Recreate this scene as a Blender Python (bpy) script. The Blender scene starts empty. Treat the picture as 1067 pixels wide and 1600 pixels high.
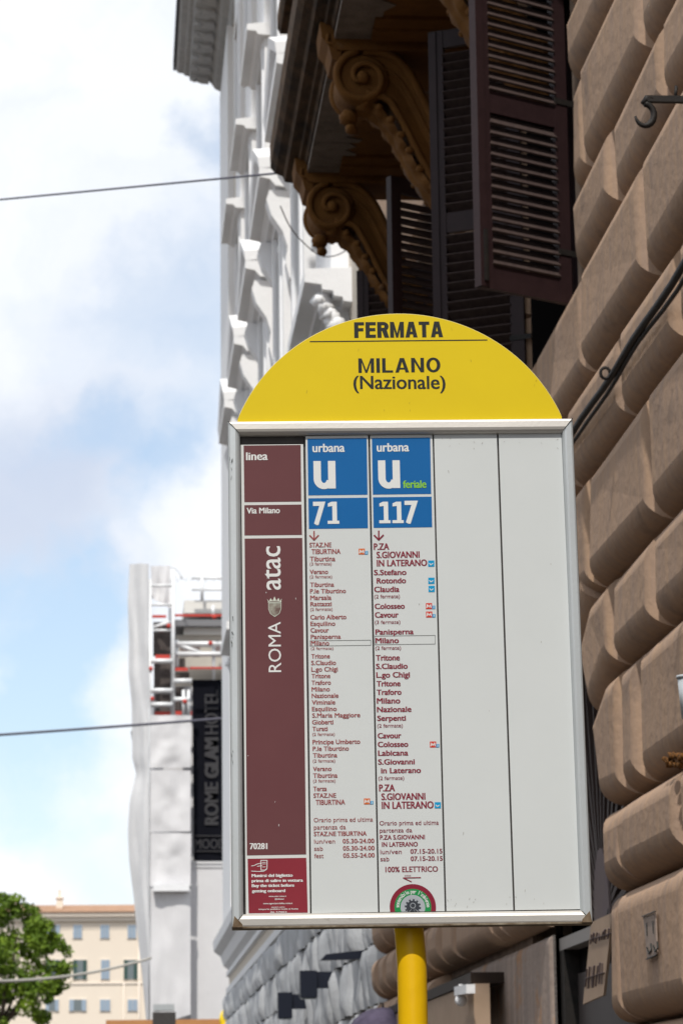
import bpy, math, random
from mathutils import Vector, Matrix, noise
random.seed(7)
PI = math.pi
S = bpy.context.scene
C = S.collection

# ------------------------------------------------------------------ camera
F_PX, CX, CY = 4500.0, 533.5, 800.0          # focal length in photograph pixels (101 mm on a 36 mm tall frame)
CAM = Vector((0.0, 0.0, 1.6))
RM = Matrix(((0.9970035877, -0.0039868588, -0.0772525143),
             (-0.0764027909, -0.2069919584, -0.9753547779),
             (-0.0121020475, 0.9783345206, -0.2066763323)))
cam_d = bpy.data.cameras.new('camera')
cam = bpy.data.objects.new('camera', cam_d)
C.objects.link(cam)
cam.matrix_world = Matrix.Translation(CAM) @ RM.to_4x4()
cam_d.sensor_fit = 'VERTICAL'
cam_d.sensor_height = 36.0
cam_d.lens = F_PX / 1600 * 36
cam_d.clip_start = 0.1
cam_d.clip_end = 6000
cam_d.dof.use_dof = True
cam_d.dof.focus_distance = 5.72
cam_d.dof.aperture_fstop = 15.0
S.camera = cam

# ------------------------------------------------------------------ light
SUN_EL, SUN_AZ = math.radians(56), math.radians(193)   # azimuth clockwise from +Y: behind the camera, a little to the left
w = bpy.data.worlds.new('World')
S.world = w
w.use_nodes = True
nt = w.node_tree
nt.nodes.clear()
N = nt.nodes.new
LK = nt.links.new
out = N('ShaderNodeOutputWorld')
bg = N('ShaderNodeBackground')
bg.inputs['Strength'].default_value = 0.10
LK(bg.outputs[0], out.inputs[0])
sky = N('ShaderNodeTexSky')
sky.sky_type = 'NISHITA'
sky.sun_disc = False
sky.sun_elevation = SUN_EL
sky.sun_rotation = SUN_AZ
sky.air_density = 1.0
sky.dust_density = 0.6
tc = N('ShaderNodeTexCoord')
CLOUD = 7.6

def ray(px, py):
    return RM @ Vector((px - CX, -(py - CY), -F_PX))

def math_node(op, a, b=None, c=None, clamp=False):
    n = N('ShaderNodeMath'); n.operation = op; n.use_clamp = clamp
    for i, v in enumerate((a, b, c)):
        if v is None: continue
        if isinstance(v, (int, float)): n.inputs[i].default_value = v
        else: LK(v, n.inputs[i])
    return n.outputs[0]

nz = N('ShaderNodeTexNoise'); nz.inputs['Scale'].default_value = 16; nz.inputs['Detail'].default_value = 7
nz.inputs['Roughness'].default_value = 0.55
LK(tc.outputs['Generated'], nz.inputs['Vector'])
warp = N('ShaderNodeVectorMath'); warp.operation = 'MULTIPLY_ADD'
LK(nz.outputs['Color'], warp.inputs[0]); warp.inputs[1].default_value = (0.10, 0.10, 0.10)
LK(tc.outputs['Generated'], warp.inputs[2])
off = N('ShaderNodeVectorMath'); off.operation = 'SUBTRACT'
LK(warp.outputs[0], off.inputs[0]); off.inputs[1].default_value = (0.05, 0.05, 0.05)
nrm = N('ShaderNodeVectorMath'); nrm.operation = 'NORMALIZE'
LK(off.outputs[0], nrm.inputs[0])
big = N('ShaderNodeTexNoise'); big.inputs['Scale'].default_value = 3.2; big.inputs['Detail'].default_value = 6
LK(nrm.outputs[0], big.inputs['Vector'])
cover = N('ShaderNodeMapRange'); LK(big.outputs['Fac'], cover.inputs['Value'])
cover.inputs['From Min'].default_value = 0.34; cover.inputs['From Max'].default_value = 0.50
cover.interpolation_type = 'SMOOTHSTEP'
mask = cover.outputs['Result']

def blob(px, py, rpx, soft=0.6):
    """soft round patch of sky around a direction; radius given as an angle"""
    d = ray(px, py).normalized()
    dt = N('ShaderNodeVectorMath'); dt.operation = 'DISTANCE'
    LK(nrm.outputs[0], dt.inputs[0]); dt.inputs[1].default_value = d
    mr = N('ShaderNodeMapRange'); mr.interpolation_type = 'SMOOTHSTEP'
    r = rpx / F_PX
    LK(dt.outputs['Value'], mr.inputs['Value'])
    mr.inputs['From Min'].default_value = r * (1 - soft); mr.inputs['From Max'].default_value = r * (1 + soft)
    mr.inputs['To Min'].default_value = 1; mr.inputs['To Max'].default_value = 0
    return mr.outputs['Result']

# the bank of cloud over the street and the gaps in it
for px, py, r in ((80, 120, 620), (60, 620, 420), (330, 830, 130), (120, 1310, 110), (520, 700, 300), (270, 1010, 120), (210, 900, 60)):
    mask = math_node('MAXIMUM', mask, blob(px, py, r))
for px, py, r, a in ((335, 285, 62, .7), (262, 505, 90, .55), (150, 668, 55, .75), (250, 735, 66, .85), (120, 930, 70, .9), (30, 935, 80, .8), (40, 1090, 120, 1.0), (30, 1000, 90, .95),
                     (30, 1210, 90, .7), (340, 620, 90, .4), (150, 1385, 90, .5), (110, 965, 70, .8)):
    k = math_node('MULTIPLY_ADD', blob(px, py, r, .75), -a, 1.0)
    mask = math_node('MULTIPLY', mask, k)
fine = N('ShaderNodeTexNoise'); fine.inputs['Scale'].default_value = 30; fine.inputs['Detail'].default_value = 6
LK(nrm.outputs[0], fine.inputs['Vector'])
fm = N('ShaderNodeMapRange'); LK(fine.outputs['Fac'], fm.inputs['Value'])
fm.inputs['From Min'].default_value = .3; fm.inputs['From Max'].default_value = .7
fm.inputs['To Min'].default_value = -.16; fm.inputs['To Max'].default_value = .14
mask = math_node('ADD', mask, fm.outputs['Result'], clamp=True)
grey = N('ShaderNodeMapRange'); LK(big.outputs['Fac'], grey.inputs['Value'])
grey.inputs['From Min'].default_value = .3; grey.inputs['From Max'].default_value = .75
grey.inputs['To Min'].default_value = 1.02; grey.inputs['To Max'].default_value = .80
sh = math_node('MULTIPLY_ADD', blob(60, 790, 170, .8), -.34, 1.0)
sh = math_node('MULTIPLY', sh, math_node('MULTIPLY_ADD', blob(190, 560, 240, .8), -.16, 1.0))
gl = math_node('MULTIPLY', grey.outputs['Result'], sh)
shade = math_node('MULTIPLY_ADD', gl, -2.2, 2.2, clamp=True)
cl = N('ShaderNodeMixRGB'); LK(shade, cl.inputs['Fac'])
cl.inputs['Color1'].default_value = (CLOUD * .97, CLOUD * .985, CLOUD * 1.0, 1)
cl.inputs['Color2'].default_value = (CLOUD * .54, CLOUD * .61, CLOUD * .75, 1)
mx = N('ShaderNodeMixRGB'); LK(mask, mx.inputs['Fac']); 
hazy = N('ShaderNodeMixRGB'); hazy.inputs['Fac'].default_value = .27
LK(sky.outputs[0], hazy.inputs['Color1']); hazy.inputs['Color2'].default_value = (CLOUD*.8, CLOUD*.9, CLOUD, 1)
LK(hazy.outputs[0], mx.inputs['Color1']); LK(cl.outputs[0], mx.inputs['Color2'])
LK(mx.outputs[0], bg.inputs['Color'])

sd = bpy.data.lights.new('sun', 'SUN')
sd.energy = 2.5
sd.angle = math.radians(1.2)
sd.color = (1.0, 0.955, 0.88)
sun = bpy.data.objects.new('sun', sd)
C.objects.link(sun)
sun_dir = Vector((math.sin(SUN_AZ) * math.cos(SUN_EL), math.cos(SUN_AZ) * math.cos(SUN_EL), math.sin(SUN_EL)))
sun.rotation_euler = sun_dir.to_track_quat('Z', 'Y').to_euler()

S.view_settings.view_transform = 'Standard'
S.view_settings.look = 'None'
S.view_settings.exposure = 0.6
S.view_settings.gamma = 1
S.view_settings.use_curve_mapping = False

# ------------------------------------------------------------------ measuring helpers (pixel + a known plane -> place)
def onx(px, py, X):
    r = ray(px, py); return CAM + r * (X / r.x)
def ony(px, py, Y):
    r = ray(px, py); return CAM + r * (Y / r.y)

# ------------------------------------------------------------------ object helpers
def link(o, parent=None):
    C.objects.link(o)
    if parent is not None:
        o.parent = parent
        r = parent
        while r.parent: r = r.parent
        o.matrix_parent_inverse = Matrix.Identity(4)
    return o

def root_loc(parent):
    v = Vector((0, 0, 0)); p = parent
    while p is not None:
        v += p.location; p = p.parent
    return v

class MB:
    """collects polygons in world coordinates; build() links them as one mesh object"""
    def __init__(s): s.v = []; s.f = []; s.sm = []
    def add(s, vs, fs, smooth=False):
        b = len(s.v); s.v += [Vector(p) for p in vs]
        for f in fs: s.f.append([b + i for i in f]); s.sm.append(smooth)
        return s
    def box(s, a, b, bev=0):
        x0, y0, z0 = (min(a[i], b[i]) for i in range(3)); x1, y1, z1 = (max(a[i], b[i]) for i in range(3))
        return s.add([(x0,y0,z0),(x1,y0,z0),(x1,y1,z0),(x0,y1,z0),(x0,y0,z1),(x1,y0,z1),(x1,y1,z1),(x0,y1,z1)],
                     [(0,3,2,1),(4,5,6,7),(0,1,5,4),(1,2,6,5),(2,3,7,6),(3,0,4,7)])
    def hexa(s, q0, q1):
        """two quads (same winding) joined"""
        return s.add(list(q0) + list(q1), [(3,2,1,0),(4,5,6,7),(0,1,5,4),(1,2,6,5),(2,3,7,6),(3,0,4,7)])
    def beam(s, a, b, wx, wz=None, up=Vector((0,0,1))):
        a = Vector(a); b = Vector(b); wz = wz or wx
        d = (b - a).normalized(); u = up if abs(d.dot(up)) < .95 else Vector((1,0,0))
        r = d.cross(u).normalized() * wx / 2; t = r.cross(d).normalized() * wz / 2
        return s.hexa([a-r-t, a+r-t, a+r+t, a-r+t], [b-r-t, b+r-t, b+r+t, b-r+t])
    def tube(s, pts, r, n=8, cap=True, rad=None):
        pts = [Vector(p) for p in pts]; b0 = len(s.v); m = len(pts); prev = None
        for i, p in enumerate(pts):
            d = (pts[min(i+1, m-1)] - pts[max(i-1, 0)]).normalized()
            if prev is None:
                u = Vector((0,0,1)) if abs(d.z) < .9 else Vector((1,0,0))
                u = (u - d * u.dot(d)).normalized()
            else: u = (prev - d * prev.dot(d)).normalized()
            prev = u; vv = d.cross(u); rr = rad[i] if rad else r
            for k in range(n):
                a = 2 * PI * k / n
                s.v.append(p + (u * math.cos(a) + vv * math.sin(a)) * rr)
        for i in range(m - 1):
            for k in range(n):
                k2 = (k + 1) % n
                s.f.append([b0+i*n+k, b0+i*n+k2, b0+(i+1)*n+k2, b0+(i+1)*n+k]); s.sm.append(True)
        if cap:
            s.f.append([b0 + k for k in range(n)][::-1]); s.sm.append(False)
            s.f.append([b0 + (m-1)*n + k for k in range(n)]); s.sm.append(False)
        return s
    def ball(s, c, rx, ry=None, rz=None, n=10, m=7, lump=0.0, seed=0):
        ry = ry or rx; rz = rz or rx; c = Vector(c); vs = []; fs = []
        for i in range(m + 1):
            th = PI * i / m
            for k in range(n):
                ph = 2 * PI * k / n
                q = Vector((math.sin(th)*math.cos(ph), math.sin(th)*math.sin(ph), math.cos(th)))
                g = 1 + lump * noise.noise(q * 2.2 + Vector((seed, seed*.7, 1.3)))
                vs.append(c + Vector((q.x*rx*g, q.y*ry*g, q.z*rz*g)))
        for i in range(m):
            for k in range(n):
                fs.append((i*n+k, (i+1)*n+k, (i+1)*n+(k+1)%n, i*n+(k+1)%n))
        return s.add(vs, fs, True)
    def prism(s, poly, y0, y1):
        """poly in (x,z), extruded along Y"""
        n = len(poly); vs = [(p[0], y0, p[1]) for p in poly] + [(p[0], y1, p[1]) for p in poly]
        fs = [tuple(range(n)), tuple(range(2*n-1, n-1, -1))] + [(i, i+n, (i+1)%n+n, (i+1)%n) for i in range(n)]
        return s.add(vs, fs)
    def sweep(s, prof, y0, y1):
        return s.prism(prof, y0, y1)
    def build(s, name, mat, parent=None, **props):
        me = bpy.data.meshes.new(name)
        o0 = root_loc(parent)
        me.from_pydata([tuple(p - o0) for p in s.v], [], s.f)
        me.polygons.foreach_set('use_smooth', s.sm)
        me.materials.append(mat); me.update()
        o = bpy.data.objects.new(name, me)
        link(o, parent)
        for k, v in props.items(): o[k] = v
        return o

def thing(name, label, cat, loc, group=None):
    o = bpy.data.objects.new(name, None); o.location = loc; o.empty_display_size = .1
    C.objects.link(o); o['label'] = label; o['category'] = cat
    if group: o['group'] = group
    return o
def tag(o, label, cat, group=None):
    o['label'] = label; o['category'] = cat
    if group: o['group'] = group
    return o
def struct(o): o['kind'] = 'structure'; return o

# ------------------------------------------------------------------ materials
def mat(name, col, rough=.8, col2=None, scale=6.0, bump=0.0, bscale=40.0, streak=None, metal=0.0, spec=.2, sc2=None, amt=1.0, spots=None, coat=0):
    m = bpy.data.materials.new(name); m.use_nodes = True; t = m.node_tree; b = t.nodes['Principled BSDF']
    b.inputs['Roughness'].default_value = rough; b.inputs['Metallic'].default_value = metal
    b.inputs['Specular IOR Level'].default_value = spec
    b.inputs['Base Color'].default_value = (*col, 1)
    if coat: b.inputs['Coat Weight'].default_value = coat
    g = t.nodes.new('ShaderNodeNewGeometry')
    cur = None
    if col2:
        mp = t.nodes.new('ShaderNodeMapping'); t.links.new(g.outputs['Position'], mp.inputs[0])
        if streak: mp.inputs['Scale'].default_value = streak
        n = t.nodes.new('ShaderNodeTexNoise'); n.inputs['Scale'].default_value = scale; n.inputs['Detail'].default_value = 6
        n.inputs['Roughness'].default_value = .62
        t.links.new(mp.outputs[0], n.inputs['Vector'])
        r = t.nodes.new('ShaderNodeMapRange'); r.inputs['From Min'].default_value = .32; r.inputs['From Max'].default_value = .68
        r.inputs['To Max'].default_value = amt
        t.links.new(n.outputs['Fac'], r.inputs['Value'])
        mx_ = t.nodes.new('ShaderNodeMixRGB'); t.links.new(r.outputs[0], mx_.inputs['Fac'])
        mx_.inputs['Color1'].default_value = (*col, 1); mx_.inputs['Color2'].default_value = (*col2, 1)
        cur = mx_.outputs[0]
        if spots:
            n3 = t.nodes.new('ShaderNodeTexNoise'); n3.inputs['Scale'].default_value = spots[1]; n3.inputs['Detail'].default_value = 5
            n3.inputs['Roughness'].default_value = .7
            t.links.new(g.outputs['Position'], n3.inputs['Vector'])
            r3 = t.nodes.new('ShaderNodeMapRange'); r3.inputs['From Min'].default_value = spots[2]; r3.inputs['From Max'].default_value = spots[2] + .09
            r3.inputs['To Max'].default_value = spots[3] if len(spots) > 3 else .8
            t.links.new(n3.outputs['Fac'], r3.inputs['Value'])
            m3 = t.nodes.new('ShaderNodeMixRGB'); t.links.new(r3.outputs[0], m3.inputs['Fac'])
            t.links.new(cur, m3.inputs['Color1']); m3.inputs['Color2'].default_value = (*spots[0], 1)
            cur = m3.outputs[0]
        t.links.new(cur, b.inputs['Base Color'])
    if bump:
        n2 = t.nodes.new('ShaderNodeTexNoise'); n2.inputs['Scale'].default_value = bscale; n2.inputs['Detail'].default_value = 5
        t.links.new(g.outputs['Position'], n2.inputs['Vector'])
        bp = t.nodes.new('ShaderNodeBump'); bp.inputs['Strength'].default_value = 1; bp.inputs['Distance'].default_value = bump
        t.links.new(n2.outputs['Fac'], bp.inputs['Height']); t.links.new(bp.outputs[0], b.inputs['Normal'])
    return m

M = {}
M['stone'] = mat('brown_plaster', (.345, .243, .182), .9, (.43, .285, .185), 5.0, .0055, 18, (3.2, 3.2, .40), amt=.95, spec=.2, spots=((.185, .14, .115), 2.3, .57, .42))
M['core'] = mat('joint_plaster', (.10, .07, .05), .95, (.2, .14, .1), 5, .003, 30)
M['ochre'] = mat('ochre_paint', (.175, .078, .020), .85, (.12, .052, .015), 7.0, .004, 45, amt=.9, spec=.15, spots=((.12, .10, .085), 3.1, .64))
M['ledge'] = mat('weathered_ledge', (.13, .082, .05), .95, (.035, .028, .024), 7.0, .01, 40, (1, .45, 1), amt=1, spec=.15)
M['peeled'] = mat('peeled_grey_plaster', (.26, .22, .19), .9, (.16, .13, .11), 9, .006, 50)
M['shutter'] = mat('dark_brown_shutter_paint', (.021, .010, .011), .5, (.030, .015, .016), 14, .0006, 60, amt=.8, spec=.22)
M['slat'] = mat('dusty_brown_slats', (.062, .043, .038), .7, (.04, .026, .025), 30, .0005, 80)
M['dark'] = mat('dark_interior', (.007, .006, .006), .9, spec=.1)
M['glass'] = mat('dark_glass', (.02, .022, .025), .12)
M['iron'] = mat('black_iron', (.010, .009, .0085), .6, (.02, .016, .014), 30, .0008, 90, spec=.25)
M['white'] = mat('white_stucco', (.77, .775, .79), .8, (.70, .71, .725), 2.0, .003, 18, (1, 1, .4), amt=.6)
M['whitetrim'] = mat('white_trim', (.78, .785, .80), .75, (.71, .72, .735), 3.0, .003, 25, amt=.6)
M['tan'] = mat('tan_reveal', (.56, .50, .425), .85, (.52, .47, .40), 3.0, .002, 20, amt=.6)
M['cornice'] = mat('grey_cornice', (.46, .46, .46), .85, (.36, .365, .37), 6, .006, 25)
M['bossed'] = mat('pale_grey_bossed_stone', (.50, .515, .53), .85, (.42, .43, .45), 5, .005, 30, amt=.8)
M['alu'] = mat('brushed_aluminium', (.50, .53, .545), .45, (.44, .465, .475), 9, .0002, 160, (1, 1, .5), metal=.35, amt=.7, spots=((.30, .26, .21), 9, .66, .5))
M['alu2'] = mat('warm_worn_aluminium', (.56, .535, .50), .45, (.49, .465, .43), 9, .0002, 160, (.5, 1, 1), metal=.35, amt=.7, spots=((.24, .19, .14), 8, .63, .55))
M['rustcap'] = mat('rusty_corner', (.09, .055, .03), .85, (.20, .15, .10), 60, .0005, 160)
M['back'] = mat('dark_sign_back', (.07, .065, .062), .6, (.045, .04, .04), 20)
M['panel'] = mat('white_enamel_panel', (.565, .59, .59), .38, (.54, .565, .565), 7, .0001, 60, amt=.6)
M['border'] = mat('white_print_border', (.60, .61, .60), .4)
M['yellow'] = mat('yellow_enamel', (.68, .505, .004), .42, (.63, .46, .004), 4, .0001, 60, amt=.6, spots=((.5, .28, .02), 38, .74, .5))
M['poleyellow'] = mat('yellow_pole_paint', (.74, .44, .005), .33, (.66, .38, .006), 9, .0008, 30, amt=.6)
M['burgundy'] = mat('burgundy_print', (.125, .043, .046), .4, (.11, .036, .04), 6, 0, amt=.7, spots=((.30, .20, .2), 60, .76, .6))
M['red'] = mat('bright_burgundy_print', (.23, .022, .034), .4, (.19, .018, .03), 9, 0, amt=.7)
M['blue'] = mat('blue_print', (.0, .108, .33), .45, (.0, .095, .30), 6, 0, amt=.5, spec=.2)
M['inkred'] = mat('dark_red_ink', (.20, .012, .03), .45)
M['inkred_faded'] = mat('faded_red_ink', (.27, .06, .06), .45)
M['inkwhite'] = mat('white_ink', (.66, .67, .66), .4)
M['inkblack'] = mat('black_ink', (.018, .02, .018), .45)
M['green_lime'] = mat('lime_ink', (.22, .50, .03), .4)
M['green'] = mat('green_ink', (.012, .22, .06), .4)
M['metro_red'] = mat('metro_red_ink', (.56, .03, .012), .4)
M['metro_orange'] = mat('metro_orange_ink', (.58, .12, .02), .4)
M['cyan'] = mat('cyan_ink', (.0, .27, .52), .4)
M['silver'] = mat('silver_grey_ink', (.34, .37, .40), .4)
M['crest'] = mat('crest_print', (.36, .36, .30), .4, (.12, .07, .06), 60, amt=1)
M['gear'] = mat('gear_print', (.035, .04, .05), .4)
M['asphalt'] = mat('asphalt', (.055, .053, .05), .9, (.04, .04, .04), 3, .004, 90)
M['ground'] = mat('ground_paving', (.085, .075, .065), .9, (.07, .062, .055), .6, .004, 30)
M['kerb'] = mat('kerb_stone', (.30, .29, .27), .85, (.23, .22, .2), 8, .003, 40)
M['pavement'] = mat('pavement_paving', (.10, .09, .08), .9, (.08, .072, .065), 5, .003, 50)
M['sheet'] = mat('white_scaffold_sheet', (.66, .655, .665), .8, (.60, .595, .61), .9, .02, 1.2, amt=.8)
M['sheetgrey'] = mat('grey_scaffold_sheet', (.66, .66, .67), .8, (.58, .58, .59), 1.1, .02, 1.2, amt=.8)
M['tube'] = mat('galvanised_tube', (.72, .73, .74), .5, metal=.2)
M['redboard'] = mat('red_toe_board', (.52, .06, .045), .7, (.42, .06, .05), 3, amt=.6)
M['banner'] = mat('black_banner', (.005, .0055, .009), .9, (.008, .0085, .013), 1.2, amt=.5, spec=.08)
M['bannerink'] = mat('banner_grey_print', (.055, .054, .058), .9, spec=.1)
M['cream'] = mat('cream_plaster', (.76, .67, .56), .9, (.72, .63, .53), .4, amt=.7)
M['creamtrim'] = mat('cream_cornice', (.74, .66, .57), .9)
M['rooftile'] = mat('terracotta_roof', (.46, .29, .19), .9, (.36, .22, .15), 1.4, .05, 4, amt=.9)
M['shutblue'] = mat('grey_blue_shutters', (.29, .36, .44), .7)
M['shutgreen'] = mat('green_shutters', (.045, .085, .075), .7)
M['farglass'] = mat('far_window_glass', (.16, .19, .20), .3)
M['bark'] = mat('tree_bark', (.10, .07, .05), .9, (.06, .045, .035), 5, .02, 12)
M['wire'] = mat('overhead_wire', (.10, .10, .13), .7)
M['wirepale'] = mat('pale_cable', (.42, .40, .36), .7)
M['lamp'] = mat('dark_lamp_housing', (.012, .015, .026), .5)
M['orange'] = mat('orange_awning', (.50, .25, .10), .8, (.42, .2, .09), 2)
M['yellowfar'] = mat('yellow_plastic', (.85, .62, .02), .6)
M['wood'] = mat('dark_beam', (.035, .024, .018), .7)
M['beige'] = mat('beige_board', (.40, .29, .21), .8, (.33, .24, .17), 6, amt=.7)
M['door'] = mat('grey_door_panel', (.085, .072, .068), .6, (.07, .06, .058), 4, amt=.6)
M['umbrella'] = mat('violet_grey_fabric', (.09, .075, .12), .8, (.03, .025, .045), 8, amt=.8)
M['mauve'] = mat('grey_mauve_render', (.19, .155, .14), .85, (.16, .125, .14), 3, amt=.8)
M['pierstone'] = mat('streaked_pier_stone', (.42, .32, .26), .85, (.24, .20, .18), 3.4, .006, 25, (3.6, 3.6, .22), amt=1, spots=((.42, .22, .10), 2.2, .56, .8))
M['stencil'] = mat('stencil_plate', (.34, .265, .22), .8, (.29, .225, .19), 20, amt=.6)

def leaf_material():
    m = mat('tree_leaves', (.17, .25, .018), .6, (.06, .12, .015), 1.3, amt=1)
    return m
M['leaf'] = leaf_material()

# ================================================================== THE GROUND
ROAD_Z = 0.0
struct(MB().add([(-900, -200, -.02), (900, -200, -.02), (900, 3000, -.02), (-900, 3000, -.02)], [(0,1,2,3)]).build('ground', M['ground']))
struct(MB().add([(-7.2, -60, 0), (-.55, -60, 0), (-.55, 62, 0), (-7.2, 62, 0)], [(0,1,2,3)]).build('road', M['asphalt']))
struct(MB().box((-.35, -60, 0), (2.6, 62, .14)).build('pavement', M['pavement']))
struct(MB().box((-.55, -60, 0), (-.352, 62, .15)).build('kerb', M['kerb']))

# ================================================================== BUS STOP SIGN
from math import sin, cos
def rod(wv):
    t = Vector(wv); a = t.length; return Matrix.Rotation(a, 3, t / a)
ST = Vector((.571, 5.626, 2.479)); SR = Matrix(((.999, .050, -.001), (-.050, .997, .052), (.004, -.052, .999)))
# orthonormal frame of the sign face
sa = SR.col[0].normalized(); sc_ = SR.col[2].normalized(); sn = sa.cross(sc_).normalized() * -1
sc_ = sn.cross(sa).normalized() if sn.cross(sa).z > 0 else -sn.cross(sa).normalized()
if sn.y > 0: sn = -sn          # towards the viewer
def L(a, b, c=0.0): return ST + sa * a + sc_ * b + sn * c
def U(px, py, c=-.012):
    """place on the sign's face plane, c metres proud of the frame front"""
    r = ray(px, py); p0 = L(0, 0, c); t = (p0 - CAM).dot(sn) / r.dot(sn); q = CAM + r * t - ST
    return q.dot(sa), q.dot(sc_)

pb = U(643, 1480, -.03); pole_top = L(pb[0], .49, -.035)
pole_p = ony(643.5, 1520, 5.66)
sign = thing('bus_stop_sign', 'bus stop sign with yellow dome over a framed timetable board, on a yellow pole', 'bus stop sign', (pole_p.x, pole_p.y, .14))
pz = MB(); pzp = []
pz.tube([(pole_p.x + .004, pole_p.y - .01, .14), (pole_p.x, pole_p.y, 1.9), (pole_p.x - .006, pole_p.y + .024, 2.02), (pole_p.x - .01, pole_p.y + .045, 2.9)], .0292, 28)
pz.build('pole', M['poleyellow'], sign)
for dx_, dz_, rr in ((-.012, 2.03, .0022), (-.006, 2.012, .0016), (.009, 1.995, .0019), (.002, 1.975, .0012)):
    MB().ball((pole_p.x + dx_, pole_p.y + .012 - math.sqrt(.0292**2 - dx_**2), dz_), rr).build('paint_blister', M['poleyellow'], sign)
fl = MB(); fl.tube([(pole_p.x, pole_p.y, .14), (pole_p.x, pole_p.y, .165)], .09, 20); fl.build('base_flange', M['iron'], sign)

def slab_local(mb, quad, c0, c1):
    """quad of local (a,b) points, thickness c0..c1"""
    q0 = [L(a, b, c0) for a, b in quad]; q1 = [L(a, b, c1) for a, b in quad]
    return mb.hexa(q0, q1)
def qpx(x0, y0, x1, y1, c):
    """axis-aligned-in-the-sign quad from its pixel corners: TL TR BR BL"""
    return None
def quad_px(pts, c=-.012): return [U(px, py, c) for px, py in pts]

W_, H_ = .70, 1.024
fo = [(-W_/2, H_/2), (W_/2, H_/2), (W_/2, -H_/2), (-W_/2, -H_/2)]
TLi, TRi, BRi, BLi = U(375.3, 678.4, 0), U(878, 674.6, 0), U(906.9, 1421.5, 0), U(380.6, 1427.6, 0)
fi = [TLi, TRi, BRi, BLi]
names = ['top', 'right', 'bottom', 'left']
def rail(i, m):
    j = (i + 1) % 4
    mb = MB()
    o0, o1, i0, i1 = Vector(fo[i]), Vector(fo[j]), Vector(fi[i]), Vector(fi[j])
    # profile across the rail: (fraction from outside to inside, proud height)
    prof = [(0, -.034), (0, -.006), (.07, -.0015), (.2, 0), (.62, .001), (.8, -.0008), (.93, -.004), (1.0, -.009), (1.0, -.034)]
    rows = []
    for fr, c in prof:
        p = o0.lerp(i0, fr); q = o1.lerp(i1, fr)
        d = (q - p).normalized() * .0004
        rows.append((L(*(p + d), c), L(*(q - d), c)))
    for k in range(len(rows) - 1):
        mb.add([rows[k][0], rows[k][1], rows[k+1][1], rows[k+1][0]], [(0,1,2,3)])
    mb.add([r[0] for r in rows], [tuple(range(len(rows)))]); mb.add([r[1] for r in rows], [tuple(range(len(rows)))[::-1]])
    return mb.build('frame_rail', m, sign)
rail(0, M['alu2']); rail(1, M['alu']); rail(2, M['alu2']); rail(3, M['alu'])
for (a, b) in ((-W_/2 + .0015, -H_/2 + .0015), (W_/2 - .0015, -H_/2 + .0015)):
    mb = MB(); s = 1 if a < 0 else -1
    slab_local(mb, [(a, b), (a + s*.020, b), (a + s*.019, b + .006), (a + s*.004, b + .022)] if s > 0 else [(a + s*.020, b), (a, b), (a + s*.004, b + .022), (a + s*.019, b + .006)], -.02, .0018)
    mb.build('rusty_corner_piece', M['rustcap'], sign)
for i in range(4):      # dark mitre joints between the rails
    o_, i_ = Vector(fo[i]), Vector(fi[i]); d = (i_ - o_).normalized(); nn = Vector((-d.y, d.x)) * .0007
    mb = MB(); a_, b_ = o_ + d*.001, i_ - d*.004
    mb.add([L(*(a_-nn), .0014), L(*(b_-nn), .0014), L(*(b_+nn), .0014), L(*(a_+nn), .0014)], [(0,1,2,3)]); mb.build('mitre_joint', M['inkblack'], sign)
mb = MB(); slab_local(mb, [(-W_/2+.006, -H_/2+.006), (W_/2-.006, -H_/2+.006), (W_/2-.006, H_/2-.006), (-W_/2+.006, H_/2-.006)], -.036, -.0215)
mb.build('back_panel', M['back'], sign)

mb = MB(); slab_local(mb, [(-W_/2+.001, -H_/2-.0005), (W_/2-.001, -H_/2-.0005), (W_/2-.003, -H_/2+.0028), (-W_/2+.003, -H_/2+.0028)], -.034, -.0003)
mb.build('rusty_lower_edge', mat('rust_line', (.10, .065, .035), .85, (.30, .26, .20), 30, .0004, 120, amt=.9), sign)
# yellow dome (a circular segment)
dx0, dx1, dt = U(371.5, 655, -.012), U(877, 652, -.012), U(625, 490.5, -.012)
hw = (dx1[0] - dx0[0]) / 2; hh = dt[1] - (dx0[1] + dx1[1]) / 2; R = (hw*hw + hh*hh) / (2*hh); dcx = (dx0[0] + dx1[0]) / 2; dcz = dt[1] - R
a0 = math.asin(hw / R); pts = []
for k in range(65):
    a = -a0 + 2 * a0 * k / 64; pts.append((dcx + R * math.sin(a), dcz + R * math.cos(a)))
basez = H_/2 - .004
poly = [(dcx - hw, basez)] + pts + [(dcx + hw, basez)]
mb = MB(); n = len(poly)
mb.add([L(a, b, -.012) for a, b in poly] + [L(a, b, -.016) for a, b in poly], [tuple(range(n))[::-1], tuple(range(n, 2*n))] + [(i, (i+1)%n, (i+1)%n+n, i+n) for i in range(n)])
dome = mb.build('yellow_header_panel', M['yellow'], sign)
# pale cut edge of the dome
mb = MB(); ed = []
mb.tube([L(a, b, -.0135) for a, b in pts], .0012, 6); mb.build('edge_trim', mat('pale_yellow_edge', (.62, .55, .25), .5), dome)

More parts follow.
